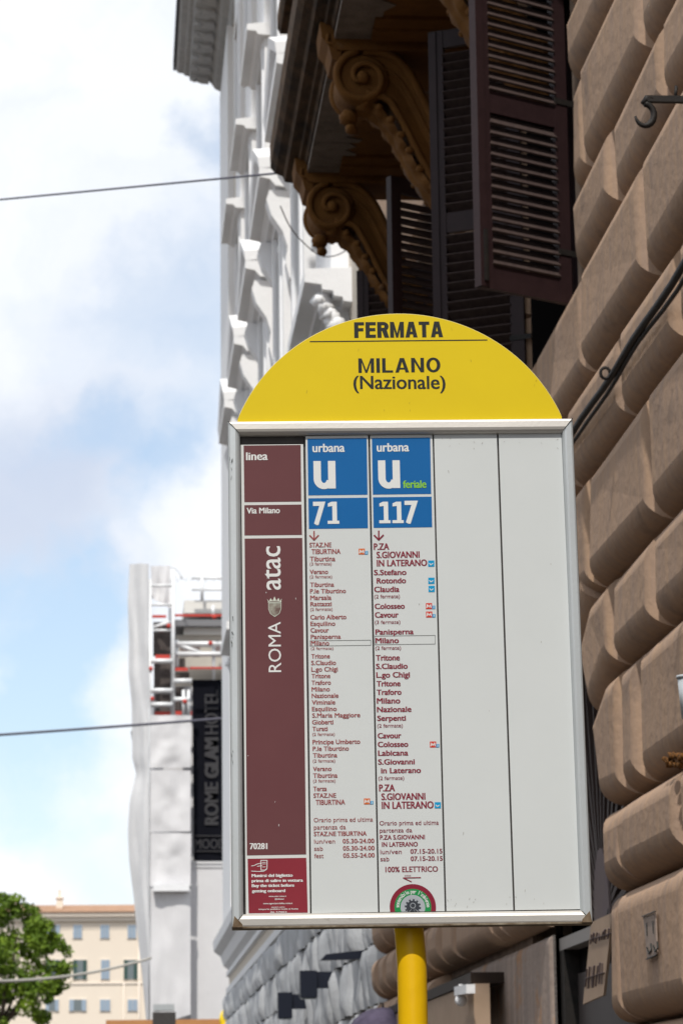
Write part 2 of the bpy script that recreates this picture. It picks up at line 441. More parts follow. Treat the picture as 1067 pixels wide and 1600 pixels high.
# ---- lettering
_tc = {}
def text_mesh(s, bold):
    key = (s, bold)
    if key in _tc: return _tc[key]
    c = bpy.data.curves.new('tmp', 'FONT'); c.body = s; c.resolution_u = 3; c.offset = bold; c.fill_mode = 'FRONT'
    o = bpy.data.objects.new('tmp', c); C.objects.link(o)
    dg = bpy.context.evaluated_depsgraph_get()
    me = bpy.data.meshes.new_from_object(o.evaluated_get(dg))
    vs = [(v.co.x, v.co.y) for v in me.vertices]; fs = [tuple(p.vertices) for p in me.polygons]
    bpy.data.objects.remove(o); bpy.data.curves.remove(c); bpy.data.meshes.remove(me)
    _tc[key] = (vs, fs); return vs, fs
def put_text(mb, s, a0, b0, a1, cap, c, bold=0.0, faux=0.0, b1=None, place=None):
    """text spanning local a0..a1, baseline b0 (b1 at the far end), tallest letter `cap` high"""
    vs, fs = text_mesh(s, bold)
    if not vs: return
    x0 = min(v[0] for v in vs); x1 = max(v[0] for v in vs); yt = max(v[1] for v in vs)
    if any(ch.islower() for ch in s):
        xh = max(v[1] for v in text_mesh('x', bold)[0]); nx_ = xh * 1.09
        vs = [(x, y if y <= 0 else (y * nx_/xh if y < xh else nx_ + (y-xh) * (yt-nx_)/(yt-xh))) for x, y in vs]
    if b1 is None: b1 = b0
    pl = place or L
    shifts = (0,) if not faux else (0, -faux, faux)
    for si, sh_ in enumerate(shifts):
        w_ = (a1 - a0 - 2*faux)
        P = []
        for x, y in vs:
            t = (x - x0) / (x1 - x0)
            P.append(pl(a0 + faux + sh_ + t * w_, b0 + (b1 - b0) * t + y / yt * cap, c + si * .00003))
        mb.add(P, fs)
def line_px(mb, s, x0, x1, yt, yb, c=-.0112, bold=.0, faux=0.0, slope=None):
    """text from pixel extents: left, right, top of tall letters, baseline"""
    sl = slope if slope is not None else -.0115
    p = U(x0, yb, c); q = U(x1, yb + sl * (x1 - x0), c); t = U(x0, yt, c)
    put_text(mb, s, p[0], p[1], q[0], t[1] - p[1], c, bold, faux, q[1])

# stroke letters for the heavy grotesque capitals and the figures
GL = {
 'F': [[(0,0),(0,1)],[(0,1,'h'),(1,1)],[(0,.54,'h'),(.86,.54)]],
}
def stroke_word(mb, word, x0, x1, yt, yb, c, th, slope=-.0095, gap=.16, serif=False, thx=None):
    """heavy capitals from filled polygons; th = stem width as part of the height"""
    W = {'F':.56,'E':.58,'R':.64,'M':.78,'A':.68,'T':.60,'I':.17,'L':.54,'N':.64,'O':.70,'7':.56,'1':.46,'u':.80}
    t = th; polys = []; x = 0
    for ch in word:
        w_ = W[ch] if ch != 'I' else t
        def R_(a, b, c_, d): polys.append([(x+a, b), (x+c_, b), (x+c_, d), (x+a, d)])
        def P_(p): polys.append([(x+u, v) for u, v in p])
        def arc(cx_, cy_, rx, ry, tx, ty, a0_, a1_, n=14):
            for k in range(n):
                u0 = a0_ + (a1_-a0_)*k/n; u1 = a0_ + (a1_-a0_)*(k+1)/n
                P_([(cx_+rx*cos(u0), cy_+ry*sin(u0)), (cx_+rx*cos(u1), cy_+ry*sin(u1)), (cx_+(rx-tx)*cos(u1), cy_+(ry-ty)*sin(u1)), (cx_+(rx-tx)*cos(u0), cy_+(ry-ty)*sin(u0))])
        h = t * .86
        if ch == 'F': R_(0,0,t,1); R_(t,1-h,w_,1); R_(t,.5-h*.4,w_*.92,.5+h*.6)
        elif ch == 'E': R_(0,0,t,1); R_(t,1-h,w_,1); R_(t,.5-h*.4,w_*.95,.5+h*.6); R_(t,0,w_,h)
        elif ch == 'L': R_(0,0,t,1); R_(t,0,w_,h)
        elif ch == 'I': R_(0,0,t,1)
        elif ch == 'T': R_(0,1-h,w_,1); R_((w_-t)/2,0,(w_+t)/2,1-h)
        elif ch == 'N': R_(0,0,t,1); R_(w_-t,0,w_,1); P_([(t,1),(t*.9,.75),(w_-t,0),(w_-t*.9,.25)])
        elif ch == 'M':
            R_(0,0,t*.95,1); R_(w_-t*.95,0,w_,1); m_ = w_/2
            P_([(t*.55,1),(t*.95,1),(m_+t*.28,0),(m_-t*.28,0)]); P_([(w_-t*.55,1),(w_-t*.95,1),(m_-t*.28,0),(m_+t*.28,0)])
        elif ch == 'A':
            m_ = w_/2; P_([(0,0),(t,0),(m_+t*.1,.82),(m_-t*.6,1),]); P_([(w_,0),(m_+t*.6,1),(m_-t*.1,.82),(w_-t,0)]); P_([(m_-t*.6,1),(m_-t*.1,.80),(m_+t*.1,.80),(m_+t*.6,1)]); R_(w_*.28,.2,w_*.72,.2+h*.85)
        elif ch == 'R':
            R_(0,0,t,1); cy_ = .5+h*.1; r_ = (1-cy_+h*.45)/2; cc = 1-r_
            R_(t,1-h,w_-r_,1); R_(t,cc-r_,w_-r_,cc-r_+h); arc(w_-r_,cc,r_,r_,t,h,-PI/2,PI/2); P_([(w_-r_-t*.4,cc-r_+.02),(w_-r_+t*.75,cc-r_+.05),(w_+.02,0),(w_-t*1.02,0)])
        elif ch == 'O': arc(w_/2,.5,w_/2,.515,t,h*1.05,0,2*PI,32)
        elif ch == 'u':
            R_(0,.36,t,1); R_(w_-t,0,w_,1); arc(w_*.47,.36,w_*.47,.38,t,h*.95,PI,2*PI-.3,16)
        elif ch == '7': R_(0,1-h*.95,w_,1); P_([(w_-t*.98,1-h*.95),(w_,1-h*.95),(w_*.46,0),(w_*.46-t*1.1,0)])
        elif ch == '1': cx1 = w_*.5; R_(cx1-t*.1,h*.8,cx1+t*.9,1); R_(0,0,w_*1.1,h*.8); P_([(cx1-t*.1,1),(cx1-t*.1,1-h*1.15),(.02,.78),(.02,.92),(cx1-.05,1)])
        x += w_ + gap
    tot = x - gap
    p = U(x0, yb, c); q = U(x1, yb + slope * (x1-x0), c); tt = U(x0, yt, c); cap = tt[1] - p[1]
    for k, pl in enumerate(polys):
        mb.add([L(p[0] + u/tot*(q[0]-p[0]), p[1] + (q[1]-p[1])*u/tot + v*cap, c + .00001*(k % 9)) for u, v in pl], [tuple(range(len(pl)))])

mb = MB()
stroke_word(mb, 'FERMATA', 553.5, 692, 503.5, 528, -.0116, .235, gap=.075)
stroke_word(mb, 'MILANO', 560, 688, 560, 582.5, -.0116, .175, gap=.11)
line_px(mb, '(Nazionale)', 552, 696, 587, 607.5, -.0116, .004, .0006, slope=0)
mb.build('lettering', M['inkblack'], dome)
mb = MB(); q = quad_px([(484, 534.6), (761, 532), (761, 530.4), (484, 533)], -.0117); slab_local(mb, q, -.0122, -.0116); mb.build('underline', M['inkblack'], dome)

# ---- the five vertical strips
def strip(name, pts, m=None, c=-.012, th=.004):
    mb = MB(); q = quad_px([pts[3], pts[2], pts[1], pts[0]], c); slab_local(mb, q, c - th, c); return mb.build(name, m or M['panel'], sign)
def decal(name, x0, y0, x1, y1, m, par, dx=0.0, c=-.0116, dyr=None):
    """printed rectangle: x0,y0 TL ; x1,y1 BR ; dx = sideways drift from top to bottom"""
    sl = -.0115 * (x1 - x0)
    mb = MB(); q = quad_px([(x0+dx, y1), (x1+dx, y1+sl), (x1, y0+sl), (x0, y0)], c); slab_local(mb, q, c - .0003, c)
    return mb.build(name, m, par)

s1 = strip('route_strip', [(376.5, 695), (473.8, 694), (484.5, 1427), (384.5, 1429)], M['border']); s1['label'] = 'burgundy strip naming the line and the ATAC ROMA operator'
s2 = strip('route_strip', [(477.3, 681.5), (575, 680), (590.5, 1425), (487, 1427)], M['panel']); s2['label'] = 'white strip listing the stops of line 71'
s3 = strip('route_strip', [(578, 680.3), (675.3, 679), (694.6, 1423.5), (593, 1425)], M['panel']); s3['label'] = 'white strip listing the stops of line 117'
s4 = strip('route_strip', [(677.8, 679), (775.6, 677.5), (801.4, 1422), (697.3, 1423.5)], M['panel']); s4['label'] = 'blank white strip, fourth from the left'
s5 = strip('route_strip', [(778.5, 677.5), (876.5, 676.2), (907, 1420.5), (804.3, 1422)], M['panel']); s5['label'] = 'blank white strip, fifth from the left'
TOP_ = MB(); q = quad_px([(376, 694), (474, 692), (474, 680), (376, 681)], -.018); slab_local(TOP_, q, -.0215, -.018); TOP_.build('upper_channel', M['back'], sign)

def poly_decal(name, pts, m, par, c=-.0116):
    mb = MB(); q = [U(*p, c) for p in pts]; mb.add([L(a, b, c) for a, b in q], [tuple(range(len(q)))]); return mb.build(name, m, par)
poly_decal('printed_field', [(382, 784.6), (470.8, 783.6), (469.8, 695.2), (380.8, 696.2)], M['burgundy'], s1)
poly_decal('printed_field', [(382.2, 836.6), (472, 835.7), (471, 788.3), (382, 789.3)], M['burgundy'], s1)
poly_decal('printed_field', [(386, 1336.5), (478.4, 1335), (472.4, 840.5), (382.4, 841.5)], M['burgundy'], s1)
poly_decal('printed_field', [(388.8, 1427), (480.8, 1426), (478.6, 1340.3), (387, 1341.8)], M['red'], s1)
mb = MB()
line_px(mb, 'linea', 384.6, 418.5, 707, 719, bold=0, faux=0.00075)
line_px(mb, 'Via Milano', 385.6, 437.5, 793.6, 802.4, bold=0, faux=0.0005)
line_px(mb, '70281', 390.4, 418, 1317.5, 1327, bold=0, faux=0.000625)
line_px(mb, 'Munirsi del biglietto', 393.3, 457.5, 1365.9, 1370.6, bold=0, faux=0.0005)
line_px(mb, 'prima di salire in vettura', 393.4, 473.5, 1374, 1378.5, bold=0, faux=0.0005)
line_px(mb, 'Buy the ticket before', 393.4, 460, 1381.6, 1386.2, bold=0, faux=0.0005)
line_px(mb, 'getting onboard', 393.8, 445.8, 1390, 1394.4, bold=0, faux=0.0005)
line_px(mb, 'www.atac.roma.it', 420, 447.5, 1399.5, 1401.6, bold=0, faux=0.0001)
line_px(mb, '@infoatac', 429.5, 444, 1403.5, 1405.8, bold=0, faux=0.0001)
line_px(mb, 'www.agenziamobilita.roma.it', 411.5, 457, 1410.5, 1413, bold=0, faux=0.0001)
line_px(mb, 'numero unico', 424, 445, 1416.5, 1418.3, bold=0, faux=0.0001)
line_px(mb, 'trasporto pubblico locale di Roma', 404, 466, 1419.5, 1421.8, bold=0, faux=0.0001)
line_px(mb, '06 57003', 422.5, 448, 1424, 1426.6, bold=0, faux=0.0001)
# hand holding a ticket
def stroke_px(mb, pts, wpx, c=-.0113):
    for i in range(len(pts) - 1):
        a = Vector(U(*pts[i], c)); b = Vector(U(*pts[i+1], c)); d = (b - a); d = d.normalized(); nn = Vector((-d.y, d.x)) * wpx * .00063; e = d * wpx * .0003
        mb.add([L(*(a-e-nn), c), L(*(b+e-nn), c), L(*(b+e+nn), c), L(*(a-e+nn), c)], [(0,1,2,3)])
stroke_px(mb, [(393, 1353), (397, 1352.5), (402, 1350), (409, 1348.6)], 1.0)
stroke_px(mb, [(393, 1361), (402, 1361.6), (412, 1361.4), (417, 1358)], 1.0)
stroke_px(mb, [(407.5, 1344.3), (417.5, 1344.3), (417.3, 1357), (414, 1359.5), (408, 1359.6), (407.6, 1344.3)], 1.1, -.0112)
stroke_px(mb, [(410, 1347.5), (415.4, 1347.4)], .8); stroke_px(mb, [(410, 1350), (415.4, 1349.9)], .8); stroke_px(mb, [(410, 1354.6), (415.2, 1354.5)], .8); stroke_px(mb, [(402, 1353.6), (410, 1352.6)], .9)
# ROMA + atac set sideways, reading upwards
def side_text(mb, s, xb, xt, y_start, y_end, c, bold=0, faux=0.0):
    p = U(xb, y_start, c); q = U(xb, y_end, c); t = U(xt, y_start, c)
    def pl(a, b, cc): return L(p[0] - b, a, cc)
    put_text(mb, s, p[1], 0, q[1], p[0] - t[0], c, bold, faux, place=pl)
side_text(mb, 'ROMA', 439.4, 419.8, 1050, 971.5, -.0112)
side_text(mb, 'atac', 438.5, 414.3, 921.6, 853.3, -.0112, .004, .0003)
mb.build('lettering', M['inkwhite'], s1)
# crest between the two words
mb = MB(); pts_ = [(419.8, 942.5), (439.3, 942), (439.2, 951.5), (436.5, 958.5), (429.4, 963.6), (422.5, 958.6), (419.8, 951.8)]
mb.add([L(*U(*p, -.0113), -.0113) for p in pts_], [tuple(range(len(pts_)))]); mb.build('crest', M['crest'], s1)
mb = MB(); stroke_px(mb, pts_ + [pts_[0]], .7, -.0111)
cr = [(417.6, 935.8), (420.6, 939.6), (423, 934.6), (426, 939), (429, 931.8), (432, 938.8), (435.3, 934.2), (437.4, 939.2), (440.4, 935.2), (438.8, 941.6), (419.8, 942)]
for i in range(len(cr) - 1): pass
for tri in ((0,1,10),(1,2,3),(3,4,5),(5,6,7),(7,8,9)): mb.add([L(*U(*cr[k], -.0111), -.0111) for k in tri], [(0,1,2)])
stroke_px(mb, [(419, 941), (439.5, 940.5)], 1.3, -.0110)
mb.build('crown', mat('crown_print', (.55, .58, .5), .4), s1)

b1_ = decal('blue_field', 480.4, 685.4, 572.8, 774, M['blue'], s2, dx=1.4)
b2_ = decal('blue_field', 481.8, 778.6, 574, 826.4, M['blue'], s2, dx=.8)
b3_ = decal('blue_field', 580.8, 684.6, 671.8, 772.8, M['blue'], s3, dx=1.6)
b4_ = decal('blue_field', 582.6, 777, 674, 824.8, M['blue'], s3, dx=1.0)
mb = MB(); line_px(mb, 'urbana', 488.3, 538.6, 693.6, 706.4, -.0111, .006, .0005); stroke_word(mb, 'u', 490.3, 524.6, 720.4, 763.5, -.0111, .27)
line_px(mb, '7', 489.5, 509, 784, 819, -.0111, .02, .0016); stroke_word(mb, '1', 512, 528.5, 784, 818.5, -.0111, .20)
mb.build('lettering', M['inkwhite'], s2)
mb = MB(); line_px(mb, 'urbana', 588.6, 639, 692.6, 705.6, -.0111, .006, .0005); stroke_word(mb, 'u', 591.2, 625.3, 719.4, 762.8, -.0111, .27)
stroke_word(mb, '1', 592.5, 608.5, 784, 817.6, -.0111, .20); stroke_word(mb, '1', 613, 629, 784, 817.4, -.0111, .20); line_px(mb, '7', 632.5, 653.5, 782.5, 817, -.0111, .02, .0016)
mb.build('lettering', M['inkwhite'], s3)
mb = MB(); line_px(mb, 'feriale', 629.4, 666, 750.8, 762.4, -.0110, .006, .0005); mb.build('lettering', M['green_lime'], s3)

def cx_(v): return 470 + v / 4.639
BOLD, THIN = (.0, .00034), (.0, .00006)
def col_text(mb, base, rows):
    for s, x0, x1, y0, y1, st in rows:
        sty = {'b': BOLD, 't': THIN, 'B': (.0, .00056)}[st]
        line_px(mb, s, cx_(x0), cx_(x1), base + y0/4.639, base + y1/4.639, -.0113, sty[0], sty[1])
mb = MB()
col_text(mb, 830, [('STAZ.NE',63,222,83,116,'b'),('TIBURTINA',78,288,130,165,'b'),('Tiburtina',65,250,184,218,'b'),('(3 fermate)',65,223,226,248,'t'),('Verano',65,198,279,310,'b'),('(2 fermate)',65,227,320,341,'t'),
 ('Tiburtina',67,241,372,403,'b'),('P.le Tiburtino',67,327,419,450,'b'),('Marsala',68,222,466,498,'b'),('Rattazzi',69,224,513,543,'b'),('(2 fermate)',69,230,555,577,'t'),
 ('Carlo Alberto',69,330,607,639,'b'),('Esquilino',70,250,655,686,'b'),('Cavour',71,204,702,734,'b'),('Panisperna',72,290,750,781,'b'),('Milano',73,206,796,828,'b'),('(2 fermate)',73,236,840,860,'t'),
 ('Tritone',75,211,891,922,'b'),('S.Claudio',75,255,938,970,'b'),('L.go Chigi',76,268,985,1017,'b')])
col_text(mb, 1010, [('Tritone',77,214,199,230,'b'),('Traforo',77,218,247,278,'b'),('Milano',78,211,295,326,'b'),('Nazionale',79,273,342,373,'b'),('Viminale',80,250,390,421,'b'),('Esquilino',81,260,438,469,'b'),
 ('S.Maria Maggiore',82,430,485,516,'b'),('Gioberti',82,236,533,565,'b'),('Turati',83,195,582,613,'b'),('(2 fermate)',84,246,626,648,'t'),('Principe Umberto',85,430,677,709,'b'),('P.le Tiburtino',86,348,726,757,'b'),
 ('Tiburtina',87,264,774,805,'b'),('(2 fermate)',87,249,819,841,'t'),('Verano',88,223,872,903,'b'),('Tiburtina',88,266,920,952,'b'),('(3 fermate)',89,251,964,986,'t'),('Terza',90,189,1016,1048,'b')])
col_text(mb, 1210, [('STAZ.NE',92,256,137,169,'b'),('TIBURTINA',108,321,184,220,'b'),('Orario prima ed ultima',94,522,315,346,'t'),('partenza da',95,326,368,399,'t'),('STAZ.NE TIBURTINA',95,477,415,447,'b'),
 ('lun/ven',97,248,471,501,'t'),('05.30-24.00',303,532,467,499,'b'),('sab',97,160,523,553,'t'),('05.30-24.00',305,534,519,551,'b'),('fest',98,165,575,606,'t'),('05.55-24.00',306,535,571,603,'b')])
stroke_px(mb, [(490.7, 830), (490.7, 843)], 2.2); stroke_px(mb, [(484, 836.6), (490.7, 843.6), (497.6, 836.4)], 2.2, -.0112)
mb.build('lettering', M['inkred_faded'], s2)
mb = MB()
col_text(mb, 830, [('P.ZA',528,640,88,134,'B'),('S.GIOVANNI',548,860,148,194,'B'),('IN LATERANO',550,915,208,254,'B'),('S.Stefano',529,765,280,318,'B'),('Rotondo',549,762,340,378,'B'),('Claudia',531,714,402,441,'B'),
 ('(2 fermate)',532,717,460,486,'t'),('Colosseo',535,753,525,563,'B'),('Cavour',536,708,587,626,'B'),('(3 fermate)',536,720,647,672,'t'),('Panisperna',540,817,712,749,'B'),('Milano',541,710,774,812,'B'),('(2 fermate)',540,725,834,860,'t'),
 ('Tritone',543,717,898,937,'B'),('S.Claudio',544,774,960,998,'B'),('L.go Chigi',546,790,1022,1061,'B')])
col_text(mb, 1010, [('Tritone',548,722,251,289,'B'),('Traforo',549,729,313,351,'B'),('Milano',550,720,375,414,'B'),('Nazionale',551,801,438,476,'B'),('Serpenti',553,761,502,539,'B'),('(2 fermate)',554,738,562,588,'t'),
 ('Cavour',556,728,628,666,'B'),('Colosseo',557,778,691,729,'B'),('Labicana',559,778,754,792,'B'),('S.Giovanni',559,825,818,856,'B'),('in Laterano',580,870,881,919,'B'),('(2 fermate)',562,748,942,968,'t')])
col_text(mb, 1210, [('P.ZA',566,682,73,122,'B'),('S.GIOVANNI',583,902,137,185,'B'),('IN LATERANO',586,962,198,249,'B'),('Orario prima ed ultima',570,998,338,369,'t'),('partenza da',571,806,392,421,'t'),('P.ZA S.GIOVANNI',573,898,440,472,'b'),
 ('IN LATERANO',587,847,491,524,'b'),('lun/ven',575,730,546,577,'t'),('07.15-20.15',793,1025,541,574,'b'),('sab',576,640,598,629,'t'),('07.15-20.15',795,1027,594,627,'b'),('100% ELETTRICO',612,993,669,708,'b')])
stroke_px(mb, [(591.6, 829.5), (591.6, 843)], 2.4); stroke_px(mb, [(584.6, 836.3), (591.6, 843.4), (598.8, 836)], 2.4, -.0112)
stroke_px(mb, [(629.7, 1371.7), (657, 1371.2)], 1.5); stroke_px(mb, [(629.7, 1371.7), (642.6, 1377.6)], 1.4, -.0112)
line_px(mb, 'atac', 632, 642, 1367, 1369.3, -.0113)
mb.build('lettering', M['inkred'], s3)
def outline(par, x0, y0, x1, y1):
    mb = MB(); sl = -.0115*(x1-x0); stroke_px(mb, [(x0, y0), (x1, y0+sl), (x1, y1+sl), (x0, y1), (x0, y0)], .55, -.0114); mb.build('box_outline', M['inkblack'], par)
outline(s2, 484.4, 1001.2, 579.2, 1009.3); outline(s3, 585.5, 993.8, 679.6, 1007.3)
def metro(par, x, y, red, w_=9.6, h_=9.2):
    d = decal('metro_symbol', x, y, x + w_, y + h_, red, par, c=-.0114)
    mb = MB(); stroke_px(mb, [(x+1.6, y+h_-2.2), (x+2.3, y+2.2), (x+4.8, y+h_-3), (x+7.2, y+2.1), (x+8, y+h_-2.3)], 1.5, -.0110); mb.build('letter_m', M['inkwhite'], par)
    decal('line_number_square', x + w_ + .1, y + h_ - 5.2, x + w_ + 4.9, y + h_, M['cyan'], par, c=-.0114)
    mb = MB(); stroke_px(mb, [(x+w_+2.6, y+h_-4.3), (x+w_+2.6, y+h_-1)], 1.0, -.0110); mb.build('line_figure', M['inkwhite'], par)
metro(s2, 560.3, 857.2, M['metro_orange']); metro(s2, 568.5, 1247.6, M['metro_orange'])
metro(s3, 665.1, 942.4, M['metro_red']); metro(s3, 665.4, 955.5, M['metro_red']); metro(s3, 671.4, 1158.6, M['metro_red'])
def tramico(x, y):
    decal('transfer_symbol', x, y, x + 9.7, y + 9.6, M['cyan'], s3, c=-.0114)
    mb = MB(); stroke_px(mb, [(x+2, y+4.4), (x+4.2, y+6.8), (x+7.2, y+4.6)], 1.4, -.0110); mb.build('arrow_mark', M['inkwhite'], s3)
tramico(668.6, 875.8); tramico(668.8, 902.6); tramico(669.2, 915.4); tramico(678.8, 1253.4)
# round emblem cut off by the frame
ec = U(644.8, 1417.5, -.0114)
def disc(name, r0, r1, m, c, ymin):
    mb = MB(); n = 72
    for k in range(n):
        a = 2*PI*k/n; b = 2*PI*(k+1)/n
        P = [(ec[0]+r1*cos(a), ec[1]+r1*sin(a)), (ec[0]+r1*cos(b), ec[1]+r1*sin(b)), (ec[0]+r0*cos(b), ec[1]+r0*sin(b)), (ec[0]+r0*cos(a), ec[1]+r0*sin(a))]
        P = [(p[0], max(p[1], ymin)) for p in P]
        if max(p[1] for p in P) <= ymin + 1e-6: continue
        mb.add([L(*p, c) for p in P], [(0,1,2,3)])
    return mb.build(name, m, s3)
px2m = .70 / 548; ymn = U(645, 1424.3, -.0114)[1]
disc('emblem_ring', 28*px2m, 35.2*px2m, M['inkred'], -.01130, ymn)
disc('emblem_ring', 18.8*px2m, 28*px2m, M['green'], -.01130, ymn)
disc('emblem_ring', 13.5*px2m, 18.8*px2m, M['silver'], -.01130, ymn)
disc('emblem_ring', 0, 13.5*px2m, M['silver'], -.01140, ymn)
mb = MB()
for k in range(24):
    a = 2*PI*k/24; r = (12.4 if k % 2 else 10) * px2m; a1 = 2*PI*(k+1)/24
    P = [(ec[0], ec[1]), (ec[0]+r*cos(a), ec[1]+r*sin(a)), (ec[0]+r*cos(a1), ec[1]+r*sin(a1))]
    P = [(p[0], max(p[1], ymn)) for p in P]; mb.add([L(*p, -.0112) for p in P], [(0,1,2)])
mb.build('gear_symbol', M['gear'], s3)
mb = MB(); stroke_px(mb, [(644.8 + 4*cos(a*PI/5), 1415 - 4*sin(a*PI/5)) for a in range(11)], .9, -.0111); mb.build('gear_ring', M['silver'], s3)
mb = MB(); msg = "sostenibile per l'ambiente"
for i, ch in enumerate(msg):
    if ch == ' ': continue
    a = PI*.985 - PI*.97*i/(len(msg)-1)
    vs, fs = text_mesh(ch, .01); xm = (min(v[0] for v in vs) + max(v[0] for v in vs)) / 2; sc0 = 8.6*px2m
    cp = (ec[0] + 21*px2m*cos(a), ec[1] + 21*px2m*sin(a)); ux, uy = sin(a), -cos(a); vx, vy = cos(a), sin(a)
    P = []
    for x, y in vs:
        la, lb = cp[0] + (x-xm)*sc0*.9*ux + y*sc0*vx, cp[1] + (x-xm)*sc0*.9*uy + y*sc0*vy
        P.append(L(la, max(lb, ymn), -.0110))
    mb.add(P, fs)
mb.build('lettering', M['inkwhite'], s3)
# scratches on the left rail
mb = MB()
for k in range(16):
    y = random.choice((random.uniform(705, 745), random.uniform(1150, 1230), random.uniform(960, 1010))); x = 358.6 + (y-700)*.006 + random.uniform(0, 5)
    stroke_px(mb, [(x, y), (x + random.uniform(-1.2, 2), y + random.uniform(2, 7))], random.uniform(.35, .9), .0022)
mb.build('paint_scratches', M['inkblack'], sign)
mb = MB(); random.seed(21)
for x, y in ((436, 1288), (418, 902), (462, 934), (388, 1180), (416, 925), (430, 1252)): stroke_px(mb, [(x, y), (x + random.uniform(-.6, .6), y + random.uniform(1.5, 3.5))], random.uniform(.5, .9), -.0110)
mb.build('print_chips', M['border'], sign)
mb = MB()
for x, y in ((700, 735), (764, 1110), (740, 700), (845, 1002), (724, 1300), (860, 880), (655, 943), (820, 1390)): stroke_px(mb, [(x, y), (x + random.uniform(-1, 1), y + random.uniform(1.5, 4))], random.uniform(.4, .8), -.0110)
for _ in range(26):
    x = random.uniform(690, 890); y = random.choice((random.uniform(683, 700), random.uniform(1400, 1417))); stroke_px(mb, [(x, y), (x + random.uniform(-2, 2), y + random.uniform(.5, 3))], random.uniform(.3, .6), -.0110)
mb.build('dirt_specks', mat('grey_dirt', (.30, .28, .25), .8), sign)
mb = MB()
for x, y in ((842, 588), (835, 600), (560, 545), (735, 562), (640, 628), (641, 640), (705, 512), (480, 610), (838, 594), (600, 640)): stroke_px(mb, [(x, y), (x + random.uniform(-2, 2), y + random.uniform(1, 5))], random.uniform(.4, 1.0), -.0114)
mb.build('dirt_specks', mat('ochre_dirt', (.42, .30, .02), .7), sign)

# ================================================================== BROWN PALAZZO (right)
W = 2.2
palazzo = thing('rusticated_palazzo', 'brown palazzo with bulging rusticated blocks, dark shutters and a balcony on scroll corbels', 'building', (W, 16, 0))
END = 24.6
LV = [.14, .62, 1.05, 1.55, 1.98, 2.54, 2.90, 3.46, 3.87, 4.43, 4.85, 5.38, 5.77, 6.30, 6.66, 7.20, 7.56]
AC, AR, AZ = 13.72, 1.44, 2.5     # arched shop opening: centre, radius, springing
WIN = [(13.2, 14.62), (17.4, 18.84)]
# core wall: boxes round the openings
core = MB()
def cbox(y0, y1, z0, z1, x0=W, x1=W+.6): core.box((x0, y0, z0), (x1, y1, z1))
DEEP = 9.0
core.box((W, -3, 0), (W+DEEP, 12.28, 5.38)); core.box((W, -3, 5.38), (W+DEEP, 13.2, 7.5)); core.box((W, -3, 7.5), (W+DEEP, END, 21))
for y0, y1, z0, z1 in ((14.62, 17.4, 5.38, 7.5), (18.84, END, 5.38, 7.5), (14.5, 17.9, 0, 2.5), (19.1, END, 0, 5.38), (12.28, 19.1, 4.1, 5.38)):
    core.box((W, y0, z0), (W+DEEP, y1, z1))
core.box((W, 15.3, 2.5), (W+DEEP, 19.1, 4.1))
core.box((W+.55, 12.28, 0), (W+DEEP, 19.1, 5.38)); core.box((W+.5, 13.2, 5.38), (W+DEEP, 18.84, 7.5))
# spandrels of the arch
n_ = 24
for k in range(n_):
    a = PI*k/n_; b = PI*(k+1)/n_
    ya, za, yb_, zb = AC - AR*cos(a), AZ + AR*sin(a), AC - AR*cos(b), AZ + AR*sin(b)
    core.hexa([(W, ya, za), (W, yb_, zb), (W, yb_, 4.1), (W, ya, 4.1)], [(W+.5, ya, za), (W+.5, yb_, zb), (W+.5, yb_, 4.1), (W+.5, ya, 4.1)])
core.build('wall', M['core'], palazzo)

def inset(poly, t):
    n = len(poly); res = []
    ar = sum(poly[i][0]*poly[(i+1)%n][1] - poly[(i+1)%n][0]*poly[i][1] for i in range(n))
    s = 1 if ar > 0 else -1
    for i in range(n):
        p0, p1, p2 = Vector(poly[i-1]), Vector(poly[i]), Vector(poly[(i+1)%n])
        d0, d1 = (p1-p0).normalized(), (p2-p1).normalized()
        n0, n1 = Vector((-d0.y, d0.x))*s, Vector((-d1.y, d1.x))*s
        b = (n0+n1); l = b.length_squared
        res.append(tuple(p1 + b * (2*t/l) if l > .3 else p1 + n0*t))
    return res
def pillow(poly, x0, d, r, steps=7, jit=0.0, seed=0):
    """bull-nosed block: outline poly in (Y,Z) on plane x0, swelling towards -X"""
    mb = MB(); n = len(poly); rings = []
    mn = min(max(p[0] for p in poly)-min(p[0] for p in poly), max(p[1] for p in poly)-min(p[1] for p in poly))
    r = min(r, mn*.42)
    for k in range(steps+1):
        a = PI/2*k/steps; rr = inset(poly, r*(1-cos(a)))
        ring = []
        for (y, z) in rr:
            q = noise.noise(Vector((y*1.7+seed, z*1.9, seed*.37)))*jit
            ring.append(Vector((x0 - d*sin(a) - q*sin(a), y, z)))
        rings.append(ring)
    for i in range(n):
        j = (i+1) % n; vs = []; fs = []
        for k in range(steps+1): vs += [rings[k][i], rings[k][j]]
        for k in range(steps): fs.append((2*k, 2*k+1, 2*k+3, 2*k+2))
        mb.add(vs, fs, True)
    mb.add(rings[-1], [tuple(range(n))])
    return mb
SPL = {5.38: [11.54, 12.53], 4.85: [10.85, 12.38], 4.43: [11.48, 12.86], 3.87: [10.87, 12.36], 3.46: [10.95, 11.92], 5.77: [10.77, 12.25], 2.90: [11.38, 11.80], 6.30: [11.3, 12.35], 6.66: [10.6, 12.1], 2.54: [10.55], 1.98: [10.45]}
def block(y0, y1, z0, z1, poly=None, d=.135):
    g = .006; dd = d * random.uniform(.93, 1.07)
    deep = y0 > 18 and z1 < 4
    if deep: dd = .16
    p = poly or [(y0+g, z0+g), (y1-g, z0+g), (y1-g, z1-g), (y0+g, z1-g)]
    pillow(p, W+.004, dd, .14 if deep else .112, jit=.022, seed=random.uniform(0, 50)).build('stone_block', M['stone'], palazzo)
